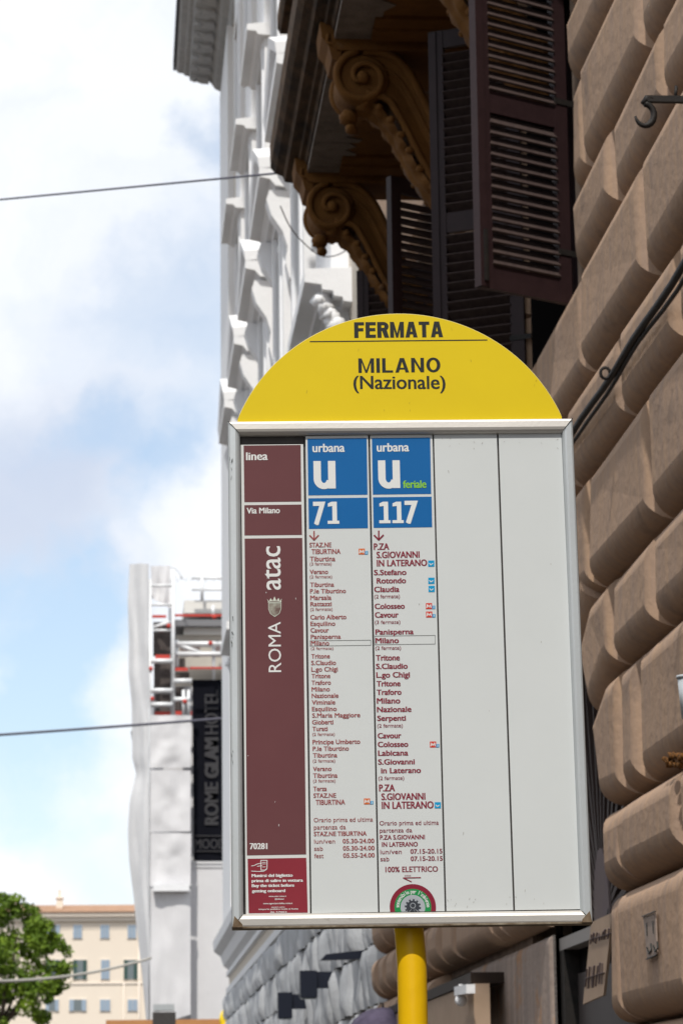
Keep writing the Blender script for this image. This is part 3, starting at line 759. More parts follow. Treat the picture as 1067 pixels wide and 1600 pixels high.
def ylim(z0, z1):
    """free stretches of wall for a course"""
    zm = (z0+z1)/2; segs = [(7.0, END-.02)]
    def cut(a, b):
        nonlocal segs; r = []
        for s, e in segs:
            if b <= s or a >= e: r.append((s, e)); continue
            if a > s: r.append((s, a))
            if b < e: r.append((b, e))
        segs = r
    if z1 <= 2.55: cut(12.28, 14.5)
    if z0 >= 5.3 and z1 <= 7.6:
        for a, b in ((12.60, WIN[0][1]), WIN[1]): cut(a, b)
    if z1 <= 2.55: cut(14.5, 19.1)
    elif z0 >= 2.5 and z1 <= 4.0:
        cut(11.8 if z0 > 2.8 and z0 < 3 else (12.3 if z0 < 2.8 else (11.92 if z0 < 3.8 else 12.3)), 15.6)
    return segs
for i in range(len(LV)-1):
    z0, z1 = LV[i], LV[i+1]
    if z1 < .6: continue
    tall = (z1 - z0) > .48
    for s, e in ylim(z0, z1):
        if z1 < 4.5: e = min(e, 23.42)
        key = min(SPL, key=lambda k: abs(k - z0)); js = []
        cuts = list(SPL[key]) if abs(key - z0) < .02 else []
        step = (1.5 if tall else 1.2) * (.62 if s > 18 else 1)
        if cuts:
            y = cuts[0]
            while y > s: y -= step; cuts.insert(0, y)
            y = cuts[-1]
            while y < e: y += step*(.62 if y > 17 else 1); cuts.append(y)
        else:
            y = 10.8 + (0 if tall else .75) - 6
            while y < e: cuts.append(y); y += step*(.62 if y > 17 else 1)
        ys = [s] + [c for c in cuts if s + .25 < c < e - .25] + [e]
        for a, b in zip(ys, ys[1:]): block(a, b, z0, z1)
# voussoirs round the near haunch of the arch (stepped into the courses)
def arcp(ang, r=AR+.0): return (AC - r*cos(ang), AZ + r*sin(ang))
g = .006
def radj(a, z): # point on the radial line of angle a at height z
    return (AC - (z-AZ)/math.tan(a), z)
A1, A2, A3, A4 = math.radians(16.5), math.radians(35), math.radians(54), math.radians(74)
block(0,0,0,0, [(12.28-.0, 2.54+g), (arcp(.02)[0], 2.54+g), arcp(A1*.5), arcp(A1-.004), radj(A1, 2.9-g)] if False else [(11.35, 2.54+g), arcp(.03), arcp(A1*.5), arcp(A1-.006), (12.02, 2.9-g), (11.35, 2.9-g)])
block(0,0,0,0, [(11.80+g, 2.90+g), (12.05, 2.90+g), arcp(A1+.006), arcp((A1+A2)/2), arcp(A2-.006), (12.12, 3.46-g), (11.80+g, 3.46-g)])
block(0,0,0,0, [(11.92+g, 3.46+g), (12.16, 3.46+g), arcp(A2+.006), arcp((A2+A3)/2), arcp(A3-.006), (12.45, 3.87-g), (11.92+g, 3.87-g)])
block(0,0,0,0, [(12.49, 3.87+g), arcp(A3+.006), arcp((A3+A4)/2), arcp(A4-.006), (13.2, 4.12), (13.2, 4.4), (12.36, 4.43-g), (12.36, 3.87+g)] if False else [(12.50, 3.85), arcp(A3+.006), arcp((A3+A4)/2), arcp(A4-.006), (13.28, 4.40), (12.42, 4.40)])
for k in range(4):
    a, b = A4 + (PI-2*A4)/1*0 + k*.33, A4 + (k+1)*.33
    block(0,0,0,0, [arcp(a+.006), arcp(b-.006), (AC-(AR+.36)*cos(b), AZ+(AR+.36)*sin(b)), (AC-(AR+.36)*cos(a), AZ+(AR+.36)*sin(a))])

# arched grille over the shop door
GX = W + .12
hubY, hubZ = 13.68, 2.52
gm = mat('grille_bars', (.050, .034, .030), .6)
gr = MB().tube([(GX, AC - (AR-.01)*cos(PI*k/24), AZ + (AR-.01)*sin(PI*k/24)) for k in range(25)], .018, 6).build('fanlight_grille', gm, palazzo)
for k in range(1, 19):
    a = PI*k/19
    MB().beam((GX, hubY - .2*cos(a), hubZ + .2*sin(a)), (GX, hubY - (AR+.02)*cos(a), hubZ - .02 + (AR+.02)*sin(a)), .024, .034).build('grille_bar', gm, gr)
mb = MB(); pts_ = [(GX-.02, hubY + .22*cos(PI*k/16), hubZ + .34*sin(PI*k/16)) for k in range(17)]
mb.add(pts_ + [(p[0]+.04, p[1], p[2]) for p in pts_], [tuple(range(17)), tuple(range(33, 16, -1))] + [(i, i+17, i+18, i+1) for i in range(16)]); mb.build('grille_hub', M['mauve'], palazzo)
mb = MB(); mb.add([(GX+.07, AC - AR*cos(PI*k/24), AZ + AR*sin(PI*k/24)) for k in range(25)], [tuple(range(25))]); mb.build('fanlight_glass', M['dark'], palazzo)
MB().box((W+.02, 12.28, 2.42), (W+.14, 15.1, 2.48)).build('door_lintel', mat('grey_lintel', (.24, .225, .215), .6), palazzo)
MB().box((W+.10, 12.28, 2.3), (W+.16, 15.1, 2.42)).build('roller_box', M['dark'], palazzo)
MB().box((W+.09, 12.28, .14), (W+.15, 14.5, 2.3)).build('door_panel', M['door'], palazzo)
mb = MB(); mb.box((W+.02, 14.38, .14), (W+.10, 14.5, 2.42)); mb.build('door_frame', M['iron'], palazzo)
# pier and second opening
pillow([(14.5, .2), (17.9, .2), (17.9, 2.5), (14.5, 2.5)], W, .03, .05).build('pier', M['pierstone'], palazzo)
MB().box((W-.012, 14.5, .14), (W+.2, 14.82, 2.5)).build('pier_edge', mat('grey_rough_edge', (.14, .125, .115), .9, (.09, .08, .075), 18, .006, 60), palazzo)
MB().box((W+.09, 17.9, .14), (W+.2, 19.1, 5)).build('recessed_wall', M['mauve'], palazzo)
for a, b in ((14.55, 15.9), (15.9, 17.6)): block(a, b, 2.54, 2.9)

# windows with louvered shutters
def window(y0, y1):
    wd = MB(); wd.box((W+.2, y0, 5.38), (W+.26, y0+.07, 7.5)); wd.box((W+.2, y1-.07, 5.38), (W+.26, y1, 7.5)); wd.box((W+.2, y0, 5.38), (W+.26, y1, 5.46)); wd.box((W+.2, y0, 7.42), (W+.26, y1, 7.5))
    wd.box((W+.2, (y0+y1)/2-.04, 5.46), (W+.26, (y0+y1)/2+.04, 7.42))
    f = wd.build('window', M['shutter'], palazzo)
    for a, b in ((y0+.07, (y0+y1)/2-.04), ((y0+y1)/2+.04, y1-.07)):
        MB().box((W+.22, a, 5.46), (W+.235, b, 7.42)).build('pane', M['glass'], f)
    rv = MB(); rv.box((W-.0, y0, 7.44), (W+.5, y1, 7.5)); rv.box((W-.02, y1-.03, 5.38), (W+.5, y1+.012, 7.44)); rv.box((W, y0, 5.375), (W+.5, y1-.03, 5.384)); rv.build('reveal', M['dark'], palazzo)  # near-black lining: shade of the window recess put into the colour
for a, b in WIN: window(a, b)
SLW = None
def shutter(hinge, tip, z0, z1, tilt, thick=.038, rail_z=None, hwid=.031):
    h = Vector((*hinge, 0)); t = Vector((*tip, 0)); u = (t-h).normalized(); wd = (t-h).length; nrm_ = Vector((-u.y, u.x, 0))
    def P(a, b, c): return Vector((h.x, h.y, 0)) + u*a + nrm_*c + Vector((0, 0, z0 + b))
    H = z1 - z0; st = .075; T = thick/2
    def bx(mb, a0, a1, b0, b1, c0, c1): mb.hexa([P(a0,b0,c0), P(a1,b0,c0), P(a1,b1,c0), P(a0,b1,c0)], [P(a0,b0,c1), P(a1,b0,c1), P(a1,b1,c1), P(a0,b1,c1)])
    mb = MB(); bx(mb, .02, .02+st, 0, H, -T, T); bx(mb, wd-st, wd, 0, H, -T, T)
    rm = rail_z or H*.46
    for b0, b1 in ((0, .12), (rm-.055, rm+.055), (H-.1, H)): bx(mb, .02+st, wd-st, b0, b1, -T+.004, T-.004)
    # raised bead on the meeting stile
    bx(mb, wd-st*.5, wd+.006, .004, H-.004, -T-.004, T+.008)
    fr = mb.build('shutter', M['shutter'], palazzo)
    # hinges and latch
    mb = MB()
    for b in (.25, H*.5, H-.25): mb = MB(); bx(mb, -.02, .10, b-.014, b+.014, T, T+.005); mb.build('hinge_strap', M['iron'], fr)
    mb = MB()
    bx(mb, wd-.03, wd-.012, .03, .28, T+.0085, T+.02); mb.build('latch_bolt', M['iron'], fr)
    # one slat, then copies
    sp = .0535; first = None; lo = [b for b in (.12, rm+.055)]; hi = [rm-.055, H-.1]
    def slat_at(b):
        mb = MB(); ca, sa_ = cos(tilt), sin(tilt); ht = .005
        def Q(a, cc, bb): return P(a, b + cc*sa_ + bb*ca, cc*ca - bb*sa_)
        mb.hexa([Q(.02+st-.004, -hwid, -ht), Q(wd-st+.004, -hwid, -ht), Q(wd-st+.004, hwid, -ht), Q(.02+st-.004, hwid, -ht)], [Q(.02+st-.004, -hwid, ht), Q(wd-st+.004, -hwid, ht), Q(wd-st+.004, hwid, ht), Q(.02+st-.004, hwid, ht)])
        return mb.build('slat', M['slat'], fr)
    for l_, h_ in zip(lo, hi):
        b = l_ + .03
        while b < h_ - .02:
            if first is None: first = slat_at(b); b_first = b
            else:
                c = first.copy(); c.location = (0, 0, b - b_first); C.objects.link(c)
            b += sp
    return fr
TL = math.radians(38)
sh1 = shutter((2.165, 13.15), (1.675, 12.86), 5.40, 7.42, -math.radians(50), hwid=.036); sh1['label'] = 'near shutter leaf, opened towards the street'
shutter((2.165, 14.62), (1.70, 14.86), 5.40, 7.44, TL)
shutter((2.165, 17.36), (1.675, 17.07), 5.40, 7.36, -math.radians(50), hwid=.036)
shutter((2.165, 18.84), (1.64, 19.0), 5.40, 7.32, TL)

# balcony: slab with moulded edge, soffit coffers
BAL0, BAL1 = 12.4, 19.42
slab = MB()
prof = [(W+.02, 8.02), (1.50, 8.02), (1.47, 7.99), (1.38, 7.99), (1.37, 8.03), (1.28, 8.03), (1.265, 8.06), (1.235, 8.065), (1.225, 8.09), (1.165, 8.10), (1.15, 8.14), (1.10, 8.16), (1.065, 8.20), (1.06, 8.36), (1.10, 8.40), (W+.02, 8.40)]
slab.prism(prof, BAL0, BAL1)
slab_o = slab.build('balcony_slab', M['ledge'], palazzo)
SO = MB(); SO.box((1.40, BAL0+.02, 7.975), (W+.01, BAL1-.012, 8.021)); SO.build('soffit', M['ochre'], slab_o)
cy_list = [14.0, 16.5, 19.0]
for a, b in ((11.9, 13.75), (14.25, 16.25), (16.75, 18.75)):
    for y0, y1, z in ((a, a+.16, 7.93), (a+.16, a+.30, 7.95), (b-.30, b-.16, 7.95), (b-.16, b, 7.93), (a+.75, b-.75, 7.955)):
        if y1 < BAL0: continue
        MB().box((1.50, y0, z), (W, y1, 7.976)).build('soffit_coffer', M['ochre'], slab_o)
# outer strip of the soffit where the paint has come off
yy = BAL0 + .03
while yy < BAL1 - .1:
    y1 = min(yy + random.uniform(.35, .8), BAL1-.02); nn = 7; e = []
    for k in range(nn+1): e.append((1.52 + random.uniform(-.05, .09), yy + (y1-yy-.012)*k/nn))
    pl0 = [(1.285, yy)] + e + [(1.285, y1-.012)]
    n0 = len(pl0); MB().add([(x, y, 7.966) for x, y in pl0] + [(x, y, 8.0) for x, y in pl0], [tuple(range(n0)), tuple(range(2*n0-1, n0-1, -1))] + [(i, i+n0, (i+1)%n0+n0, (i+1)%n0) for i in range(n0)]).build('soffit_stone', M['peeled'], slab_o)
    yy = y1
# parapet rail and balusters
mb = MB(); mb.prism([(1.14, 9.2), (1.12, 9.24), (1.12, 9.34), (1.40, 9.34), (1.40, 9.2)], BAL0, BAL1-.02); pr = mb.build('balustrade_rail', M['ledge'], palazzo)
MB().box((1.22, BAL1-.35, 8.4), (1.36, BAL1-.06, 9.2)).build('balustrade_pier', M['stone'], palazzo)
bal0 = None
for k in range(30):
    y = BAL1 - .5 - k*.2
    if y < BAL0 + .1: break
    if bal0 is None:
        mb = MB(); mb.tube([(1.29, y, 8.4), (1.29, y, 8.5), (1.29, y, 8.62), (1.29, y, 8.8), (1.29, y, 9.0), (1.29, y, 9.2)], .05, 8, rad=[.055, .035, .065, .055, .03, .05]); bal0 = mb.build('baluster', M['stone'], palazzo); yb0 = y
    else:
        c = bal0.copy(); c.location = (0, y - yb0, 0); C.objects.link(c)
# corbels
def smooth_curve(pts, n=4):
    res = []; P = [Vector(p) for p in pts]; P = [P[0]*2-P[1]] + P + [P[-1]*2-P[-2]]
    for i in range(1, len(P)-2):
        for k in range(n):
            t = k/n; p0, p1, p2, p3 = P[i-1], P[i], P[i+1], P[i+2]
            res.append(.5*((2*p1) + (p2-p0)*t + (2*p0-5*p1+4*p2-p3)*t*t + (3*p1-p0-3*p2+p3)*t*t*t))
    res.append(P[-2]); return res
def corbel(Y):
    hw_ = .15; DZ = .06
    up = smooth_curve([(1.46, 7.965), (1.60, 7.95), (1.72, 7.855), (1.80, 7.70), (1.89, 7.5), (2.0, 7.28), (2.11, 7.12), (2.2, 7.02)])
    lo = smooth_curve([(1.47, 7.70), (1.60, 7.665), (1.66, 7.58), (1.73, 7.44), (1.80, 7.29), (1.92, 7.08), (2.06, 6.92), (2.2, 6.80)])
    up = [p - Vector((0, DZ)) for p in up]; lo = [p - Vector((0, DZ)) for p in lo]
    mb = MB(); n = min(len(up), len(lo))
    vs = []
    for k in range(n):
        u_, l_ = up[k], lo[k]; mid = (u_+l_)/2
        vs += [(u_.x, Y-hw_, u_.y), (mid.x, Y-hw_+.035, mid.y), (l_.x, Y-hw_, l_.y), (l_.x, Y+hw_, l_.y), (mid.x, Y+hw_-.035, mid.y), (u_.x, Y+hw_, u_.y)]
    fs = []
    for k in range(n-1):
        for j in range(6): fs.append((k*6+j, (k+1)*6+j, (k+1)*6+(j+1)%6, k*6+(j+1)%6))
    mb.add(vs, fs)
    cb = mb.build('corbel', M['ochre'], palazzo)
    # volute drum + raised spiral on both cheeks
    mb = MB(); c0 = (1.455, 7.79 - DZ); nn = 32
    mb.tube([(c0[0], Y-hw_-.008, c0[1]), (c0[0], Y-hw_+.004, c0[1]), (c0[0], Y-.07, c0[1]), (c0[0], Y, c0[1]), (c0[0], Y+.07, c0[1]), (c0[0], Y+hw_, c0[1])], .17, nn, rad=[.138, .155, .16, .145, .16, .155])
    mb.build('volute', M['ochre'], cb)
    mb = MB()
    for sgn in (-1, 1):
        pts_ = []; rad = []
        for k in range(56):
            t = k/55; a = -.35*PI + t*2*PI*1.4; r = .15*(1-t)**.75 + .024
            pts_.append((c0[0] + r*cos(a+PI*.9)*1.0, Y + sgn*(hw_+.012 + .02*t), c0[1] + r*sin(a+PI*.9))); rad.append(.027*(1-t*.40))
        mb.tube(pts_, .015, 6, rad=rad)
        mb.ball((c0[0], Y + sgn*(hw_+.02), c0[1]), .042, .04, .042)
        for crv, rr in ((up, .030), (lo, .024)):
            mb.tube([(p.x, Y + sgn*(hw_-.004), p.y) for p in crv], rr, 6)
        mid = [(u_*.68+l_*.32) for u_, l_ in zip(up, lo)]
        mb.tube([(p.x, Y + sgn*(hw_-.022), p.y) for p in mid], .014, 6)
    mb.build('scroll_moulding', M['ochre'], cb)
    # acanthus leaf hanging under the scroll
    mb = MB(); lf = [p - Vector((-.02, DZ - .035)) for p in smooth_curve([(1.40, 7.62), (1.50, 7.60), (1.59, 7.52), (1.66, 7.41), (1.72, 7.29), (1.80, 7.15), (1.90, 7.02), (2.04, 6.88), (2.18, 6.78)], 6)]
    nl = len(lf); NW = 12; vs = []; fs = []
    for k, p in enumerate(lf):
        a_, b_ = lf[max(k-1, 0)], lf[min(k+1, nl-1)]; tg = (b_-a_).normalized(); nn_ = Vector((tg.y, -tg.x)) if tg.y < 0 else Vector((-tg.y, tg.x))
        if nn_.y > 0: nn_ = -nn_
        lobe = abs(sin(k*.55)); half = .115 + .05*lobe
        for q in range(NW+1):
            u_ = q/NW*2-1; rib = .020*(1-abs(u_)**2) + .012*cos(u_*9)*(1-abs(u_)) + .016*lobe*abs(u_) - .030*abs(u_)**3 + .010*noise.noise(Vector((k*.6, u_*3, Y)))
            vs.append((p.x + nn_.x*(.022+rib), Y + u_*half, p.y + nn_.y*(.022+rib)))
    for k in range(nl-1):
        for q in range(NW): fs.append((k*(NW+1)+q, (k+1)*(NW+1)+q, (k+1)*(NW+1)+q+1, k*(NW+1)+q+1))
    mb.add(vs, fs, True)
    for k in range(3, nl-2, 5):
        for sgn in (-1, 1): mb.ball((lf[k].x, Y+sgn*.15, lf[k].y-.005), .026, .022, .024, 8, 5, .3, k)
    mb.ball((1.375, Y-.02, 7.525), .055, .075, .05, 12, 8, .25, 3); mb.ball((1.39, Y-.02, 7.455), .035, .06, .03, 10, 6, .3, 5)
    mb.build('acanthus_leaf', M['ochre'], cb)
    # head block with a small side scroll
    mb = MB(); mb.prism([(1.27, 7.99), (1.27, 7.93), (1.30, 7.90), (1.34, 7.895), (1.55, 7.90), (W, 7.90), (W, 7.98), (1.5, 7.98)], Y-.19, Y+.19)
    mb.prism([(1.20, 8.08), (1.21, 7.98), (1.25, 7.93), (1.27, 7.85), (1.31, 7.83), (1.33, 7.90), (1.36, 7.96), (1.36, 8.06)], Y-.17, Y+.17)
    mb.tube([(1.25, Y-.175, 8.0), (1.24, Y-.18, 7.95), (1.28, Y-.18, 7.93), (1.30, Y-.18, 7.97), (1.27, Y-.18, 7.99)], .012, 6)
    mb.build('head_block', M['ochre'], cb)
for Y in cy_list: corbel(Y)
# carved ornament on the wall between corbels and windows
mb = MB()
for Yc in (15.25, 17.75, 19.6):
    for k in range(26):
        t = k/25; a = t*2*PI*1.6; r = .16*(1-t)+.02
        mb.ball((W-.02, Yc - .25 + r*cos(a), 7.76 + r*sin(a)), .03, .03, .03, 6, 4)
        mb.ball((W-.02, Yc + .25 - r*cos(a), 7.76 + r*sin(a)), .03, .03, .03, 6, 4)
mb.build('wall_ornament', M['ochre'], palazzo)
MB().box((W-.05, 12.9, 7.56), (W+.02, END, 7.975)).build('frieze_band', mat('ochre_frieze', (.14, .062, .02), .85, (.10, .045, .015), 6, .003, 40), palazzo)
MB().box((W-.03, 19.45, 5.3), (W+.02, END-.02, 12)).build('end_wall_plaster', M['stone'], palazzo)

# cable, bracket and small things on the wall
pts_ = []
for k in range(30):
    y = 8.0 + k*.26; pts_.append((W-.175 - .004*sin(k*1.3), y, 4.60 + .012*noise.noise(Vector((y*.9, 0, 0)))))
mb = MB(); mb.tube(pts_, .015, 8); mb.tube([(p[0]+.016, p[1], p[2]-.022+.007*sin(p[1]*3)) for p in pts_], .009, 6)
tag(mb.build('wall_cable', M['iron']), 'thick black cable running along the brown rusticated blocks right of the sign', 'cable')
rp = onx(945, 583, 2.0); mb = MB(); mb.tube([(rp.x+.020*cos(a*PI/6), rp.y, rp.z+.024*sin(a*PI/6)) for a in range(13)], .007, 6); mb.tube([(W-.06, rp.y, rp.z), (rp.x+.02, rp.y, rp.z)], .007, 6)
tag(mb.build('cable_ring', M['iron']), 'small iron ring holding the black cable on the brown wall', 'ring')
BY = 9.35
ip = ony(1010, 155, BY)
ir = thing('iron_bracket', 'black iron bracket with a curled end sticking out of the brown wall, top right', 'bracket', (W-.1, BY, 5.4))
mb = MB(); mb.beam((ip.x, BY, ip.z), (W+.05, BY, ip.z), .022, .022); mb.build('bar', M['iron'], ir)
mb = MB(); mb.tube([(ip.x - .010 + .033*cos(a), BY, ip.z - .055 + .042*sin(a)*(1 if sin(a) < 0 else .9)) for a in [PI*.5 - k*PI/9 for k in range(0, 14)]], .009, 8, rad=[.012]*8+[.011, .010, .009, .008, .006, .004]); mb.tube([(ip.x-.012, BY, ip.z-.018), (ip.x, BY, ip.z+.004), (ip.x+.02, BY, ip.z)], .012, 8)
mb.build('curl', M['iron'], ir)
mb = MB(); mb.tube([(ip.x+.1, BY, ip.z+.005), (ip.x+.105, BY, ip.z+.05)], .006, 6); mb.build('pin', M['iron'], ir)
mb = MB(); p = onx(1064, 1066, 1.99); mb.tube([(1.99, p.y-.09, p.z), (2.0, p.y-.09, p.z-.14)], .032, 16); mb.tube([(1.99, p.y-.09, p.z), (1.99, p.y-.09, p.z+.01)], .036, 16)
tag(mb.build('pipe_end', M['alu']), 'short grey metal pipe end on the brown wall at the right edge', 'pipe')
mb = MB()
for k in range(26):
    p = onx(random.uniform(1035, 1066), random.uniform(1180, 1196), 2.07); mb.ball((p.x, p.y, p.z), random.uniform(.006, .014), lump=.8, seed=k, n=6, m=4)
tag(mb.build('rusty_anchor', mat('rust', (.22, .09, .02), .9, (.03, .02, .012), 60)), 'rusty broken anchor under a brown wall block at the right edge', 'anchor')
pl_ = thing('number_plate', 'small faded plate with figures on the lowest visible block', 'plate', onx(1016, 1465, 2.055))
def wq(pts, X, m, name, par, th=.004):
    q = [onx(*p, X) for p in pts]; mb = MB(); mb.hexa([v + Vector((th, 0, 0)) for v in q], q); return mb.build(name, m, par)
XF = W - .150
wq([(1004, 1433), (1023, 1426), (1026, 1490), (1010, 1497)], XF, M['stencil'], 'plate_face', pl_)
mb = MB()
def wstroke(pts, X, wd):
    q = [onx(*p, X) for p in pts]
    for a, b in zip(q, q[1:]): mb.beam(a, b, wd, .003)
wstroke([(1003, 1432), (1023, 1424)], XF-.003, .008); wstroke([(1009, 1499), (1025, 1492)], XF-.003, .008)
for dx_ in (0, 10):
    wstroke([(1009+dx_, 1442-dx_*.3), (1010+dx_, 1462-dx_*.3)], XF-.003, .006)
    wstroke([(1010+dx_, 1480-dx_*.3), (1013+dx_, 1490-dx_*.3), (1017+dx_, 1484-dx_*.3), (1016+dx_, 1474-dx_*.3)], XF-.003, .006)
mb.build('figures', M['inkblack'], pl_)
# hanging notice board with unreadable lines
nb = thing('notice_board', 'beige hanging notice board with faded grey writing beside the shop door', 'notice board', onx(935, 1490, 2.16))
X = 2.13
wq([(910, 1569), (942, 1555), (956, 1426), (923, 1441)], X, M['beige'], 'board', nb, .012)
mb = MB()
for (xa, xb, ya, yb2) in ((923, 951, 1458, 1478), (917, 941, 1510, 1548)):
    for k in range(7):
        t = k/6; x = xa + (xb-xa)*t
        wstroke([(x + random.uniform(-1, 1), ya - t*8 + random.uniform(0, 4)), (x - 2 + random.uniform(-1, 1), yb2 - t*9 - random.uniform(0, 6))], X-.002, .014 if k % 2 else .009)
        wstroke([(x - 2, (ya+yb2)/2 - t*8), (x + 3, (ya+yb2)/2 - t*8 - 2)], X-.002, .01)
mb.build('faded_writing', M['mauve'], nb, kind='stuff')
mb = MB(); mb.tube([onx(948, 1432, X+.01), onx(949, 1421, W+.04)], .004, 6); mb.build('hanger', M['iron'], nb)

# awning box over the next shop
aw = thing('shop_awning_box', 'dark beam over a beige awning box behind the yellow pole', 'awning', (1.9, 18, 2.1))
MB().box((1.98, 16.25, 2.345), (2.2, 24, 2.405)).build('dark_beam', M['wood'], aw)
MB().box((1.99, 16.2, 2.10), (2.08, 24, 2.34)).build('awning_case', M['beige'], aw)
mb = MB(); p = onx(720, 1563, 1.94); mb.ball((p.x, p.y, p.z), .035); mb.tube([p, p + Vector((0, 0, .09))], .012, 6)
mb.beam(onx(716, 1549, 1.94), onx(735, 1545, 1.94), .05, .05)
mb.build('white_light_fitting', M['whitetrim'], aw)

# umbrella top
um = thing('umbrella', 'violet grey umbrella top just showing left of the yellow pole', 'umbrella', (1.9, 21, 1.9))
uc = ony(598, 1574, 21.0)
mb = MB(); nn = 16; rings = 6; vs = []; fs = []
for i in range(rings+1):
    a = (PI*.42)*i/rings
    for k in range(nn):
        ph = 2*PI*k/nn; sc = 1 - (.05 if k % 2 else 0)*(i/rings)
        vs.append((uc.x + .26*sin(a)/sin(PI*.42)*cos(ph)*sc, uc.y + .34*sin(a)/sin(PI*.42)*sin(ph)*sc, uc.z - .17*(1-cos(a))/(1-cos(PI*.42))))
for i in range(rings):
    for k in range(nn): fs.append((i*nn+k, (i+1)*nn+k, (i+1)*nn+(k+1)%nn, i*nn+(k+1)%nn))
mb.add(vs, fs, True); mb.build('canopy', M['umbrella'], um)
mb = MB(); mb.tube([(uc.x, uc.y, uc.z-.02), (uc.x, uc.y, uc.z+.03)], .008, 6); mb.tube([(uc.x, uc.y, uc.z-.02), (uc.x, uc.y, 1.1)], .008, 6); mb.build('shaft', M['iron'], um)

# ================================================================== WHITE BUILDING (further along)
WE = 57.0
wh = thing('white_building', 'long white building with sculpted window pediments and a heavy grey cornice, beyond the brown palazzo', 'building', (W, 40, 0))
bays = [47.2, 43.27, 39.34, 35.41, 31.48, 27.55]
rows = [(7.0, 9.15, 'seg'), (10.6, 12.75, 'ped'), (14.2, 16.35, 'hood'), (18.2, 20.1, 'plain')]
mb = MB()
mb.box((W+.35, END, 0), (W+12, WE, 22.6))
zs = [5.0] + [z for r in rows for z in r[:2]] + [22.6]
for i in range(0, len(zs), 2): mb.box((W, END+.02, zs[i]), (W+.35, WE, zs[i+1]))
for z0, z1, _ in rows:
    ed = [END+.02] + sorted([b + s for b in bays for s in (-.62, .62)]) + [WE]
    for i in range(0, len(ed), 2): mb.box((W, ed[i], z0), (W+.35, ed[i+1], z1))
mb.box((W, END+.02, 0), (W+.35, WE, 5.0))
mb.build('wall', M['tan'], wh)
for b in bays:
    for s_ in (-1, 1):
        mb = MB(); mb.box((W-.17, b+s_*.60, 5.11), (W+.02, b+s_*1.02, 22.44)); mb.build('pilaster_strip', M['white'], wh)
    zq = [5.11] + [z for r_ in rows for z in (r_[0]-.12, r_[1]+.12)] + [22.44]
    for q_ in range(0, len(zq), 2): MB().box((W-.165, b-.598, zq[q_]), (W+.02, b+.598, zq[q_+1])).build('spandrel', M['white'], wh)
MB().box((W-.12, 52.9, 5.08), (W+.02, WE-.01, 22.5)).build('pilaster_strip', M['white'], wh)
for b in bays:
    for z0, z1, kind in rows:
        m2 = MB(); m2.box((W+.30, b-.62, z0), (W+.349, b+.62, z1)); m2.box((W+.01, b+.605, z0), (W+.30, b+.62, z1)); m2.box((W+.02, b-.62, z0), (W+.30, b-.60, z1))
        wo = m2.build('window', M['tan'], wh)
        MB().box((W+.26, b-.5, z0+.1), (W+.299, b+.5, z1-.1)).build('pane', M['farglass'], wo)
        fm_ = MB()
        for s in (-1, 1): fm_.box((W-.20, b+s*.63, z0-.1), (W-.16, b+s*.84, z1+.12))
        fm_.box((W-.201, b-.86, z1+.121), (W-.16, b+.86, z1+.25)); fm_.box((W-.23, b-.92, z0-.22), (W-.16, b+.92, z0-.101))
        fm_.build('surround', M['whitetrim'], wh)
        hd = MB()
        if kind == 'hood':
            x = W-.42; hd.prism([(W, z1+.2), (x+.16, z1+.22), (x+.12, z1+.27), (x, z1+.28), (x, z1+.37), (W, z1+.42)], b-1.12, b+1.12)
        elif kind == 'seg':
            x = W-.45; hz = z1+.18
            hd.prism([(W, hz-.14), (W-.08, hz-.13), (W-.09, hz-.09), (W-.17, hz-.08), (W-.18, hz-.03), (W-.28, hz-.02), (W-.29, hz+.03), (x, hz+.05), (x, hz+.18), (W, hz+.2)], b-1.35, b+1.35)
            for s in (-1, 1):
                for q_ in range(5): hd.ball((W-.14-.035*q_, b+s*1.2, hz-.10-.10*(4-q_)*.6), .09, .11, .09, 8, 6, .5, q_+b)
        elif kind == 'ped':
            x = W-.47; hz = z1+.28
            hd.prism([(W, hz-.1), (x+.2, hz-.06), (x+.13, hz+.02), (x, hz+.05), (x, hz+.16), (W, hz+.2)], b-1.32, b+1.32)
            for s in (-1, 1):
                y0, y1 = b+s*1.32, b
                a_ = [(W, y0, hz+.16), (x, y0, hz+.16), (x-.02, y0, hz+.30), (W, y0, hz+.34)]; c_ = [(W, y1, hz+.72), (x, y1, hz+.72), (x-.02, y1, hz+.86), (W, y1, hz+.90)]
                hd.hexa(a_, c_)
                MB().prism([(W, z1-1.0), (W-.10, z1-.95), (W-.15, z1-.75), (W-.12, z1-.55), (W-.18, z1-.35), (W-.32, z1-.14), (W-.38, z1+.06), (W-.34, z1+.185), (W, z1+.185)], b+s*1.10-.14, b+s*1.10+.14).build('console', M['whitetrim'], wh)
            hd.build('pediment', M['whitetrim'], wh); hd = None
            sc2_ = MB()
            for k in range(7):
                yy = b - .72 + k*.24; sc2_.ball((W-.03 - .04*abs(sin(k*1.4)), yy, hz - .30 + .05*sin(k*2.1)), .09, .14, .10, 8, 6, .5, k*3+b)
            for k in range(5): sc2_.ball((W-.04, b + random.uniform(-.5, .5), hz + .42 + random.uniform(-.1, .14)), .09, .15, .11, 8, 6, .6, k+b)
            sc2_.build('sculpted_ornament', M['whitetrim'], wh, kind='stuff')
        else: hd = None
        if hd: hd.build('window_hood', M['whitetrim'], wh)
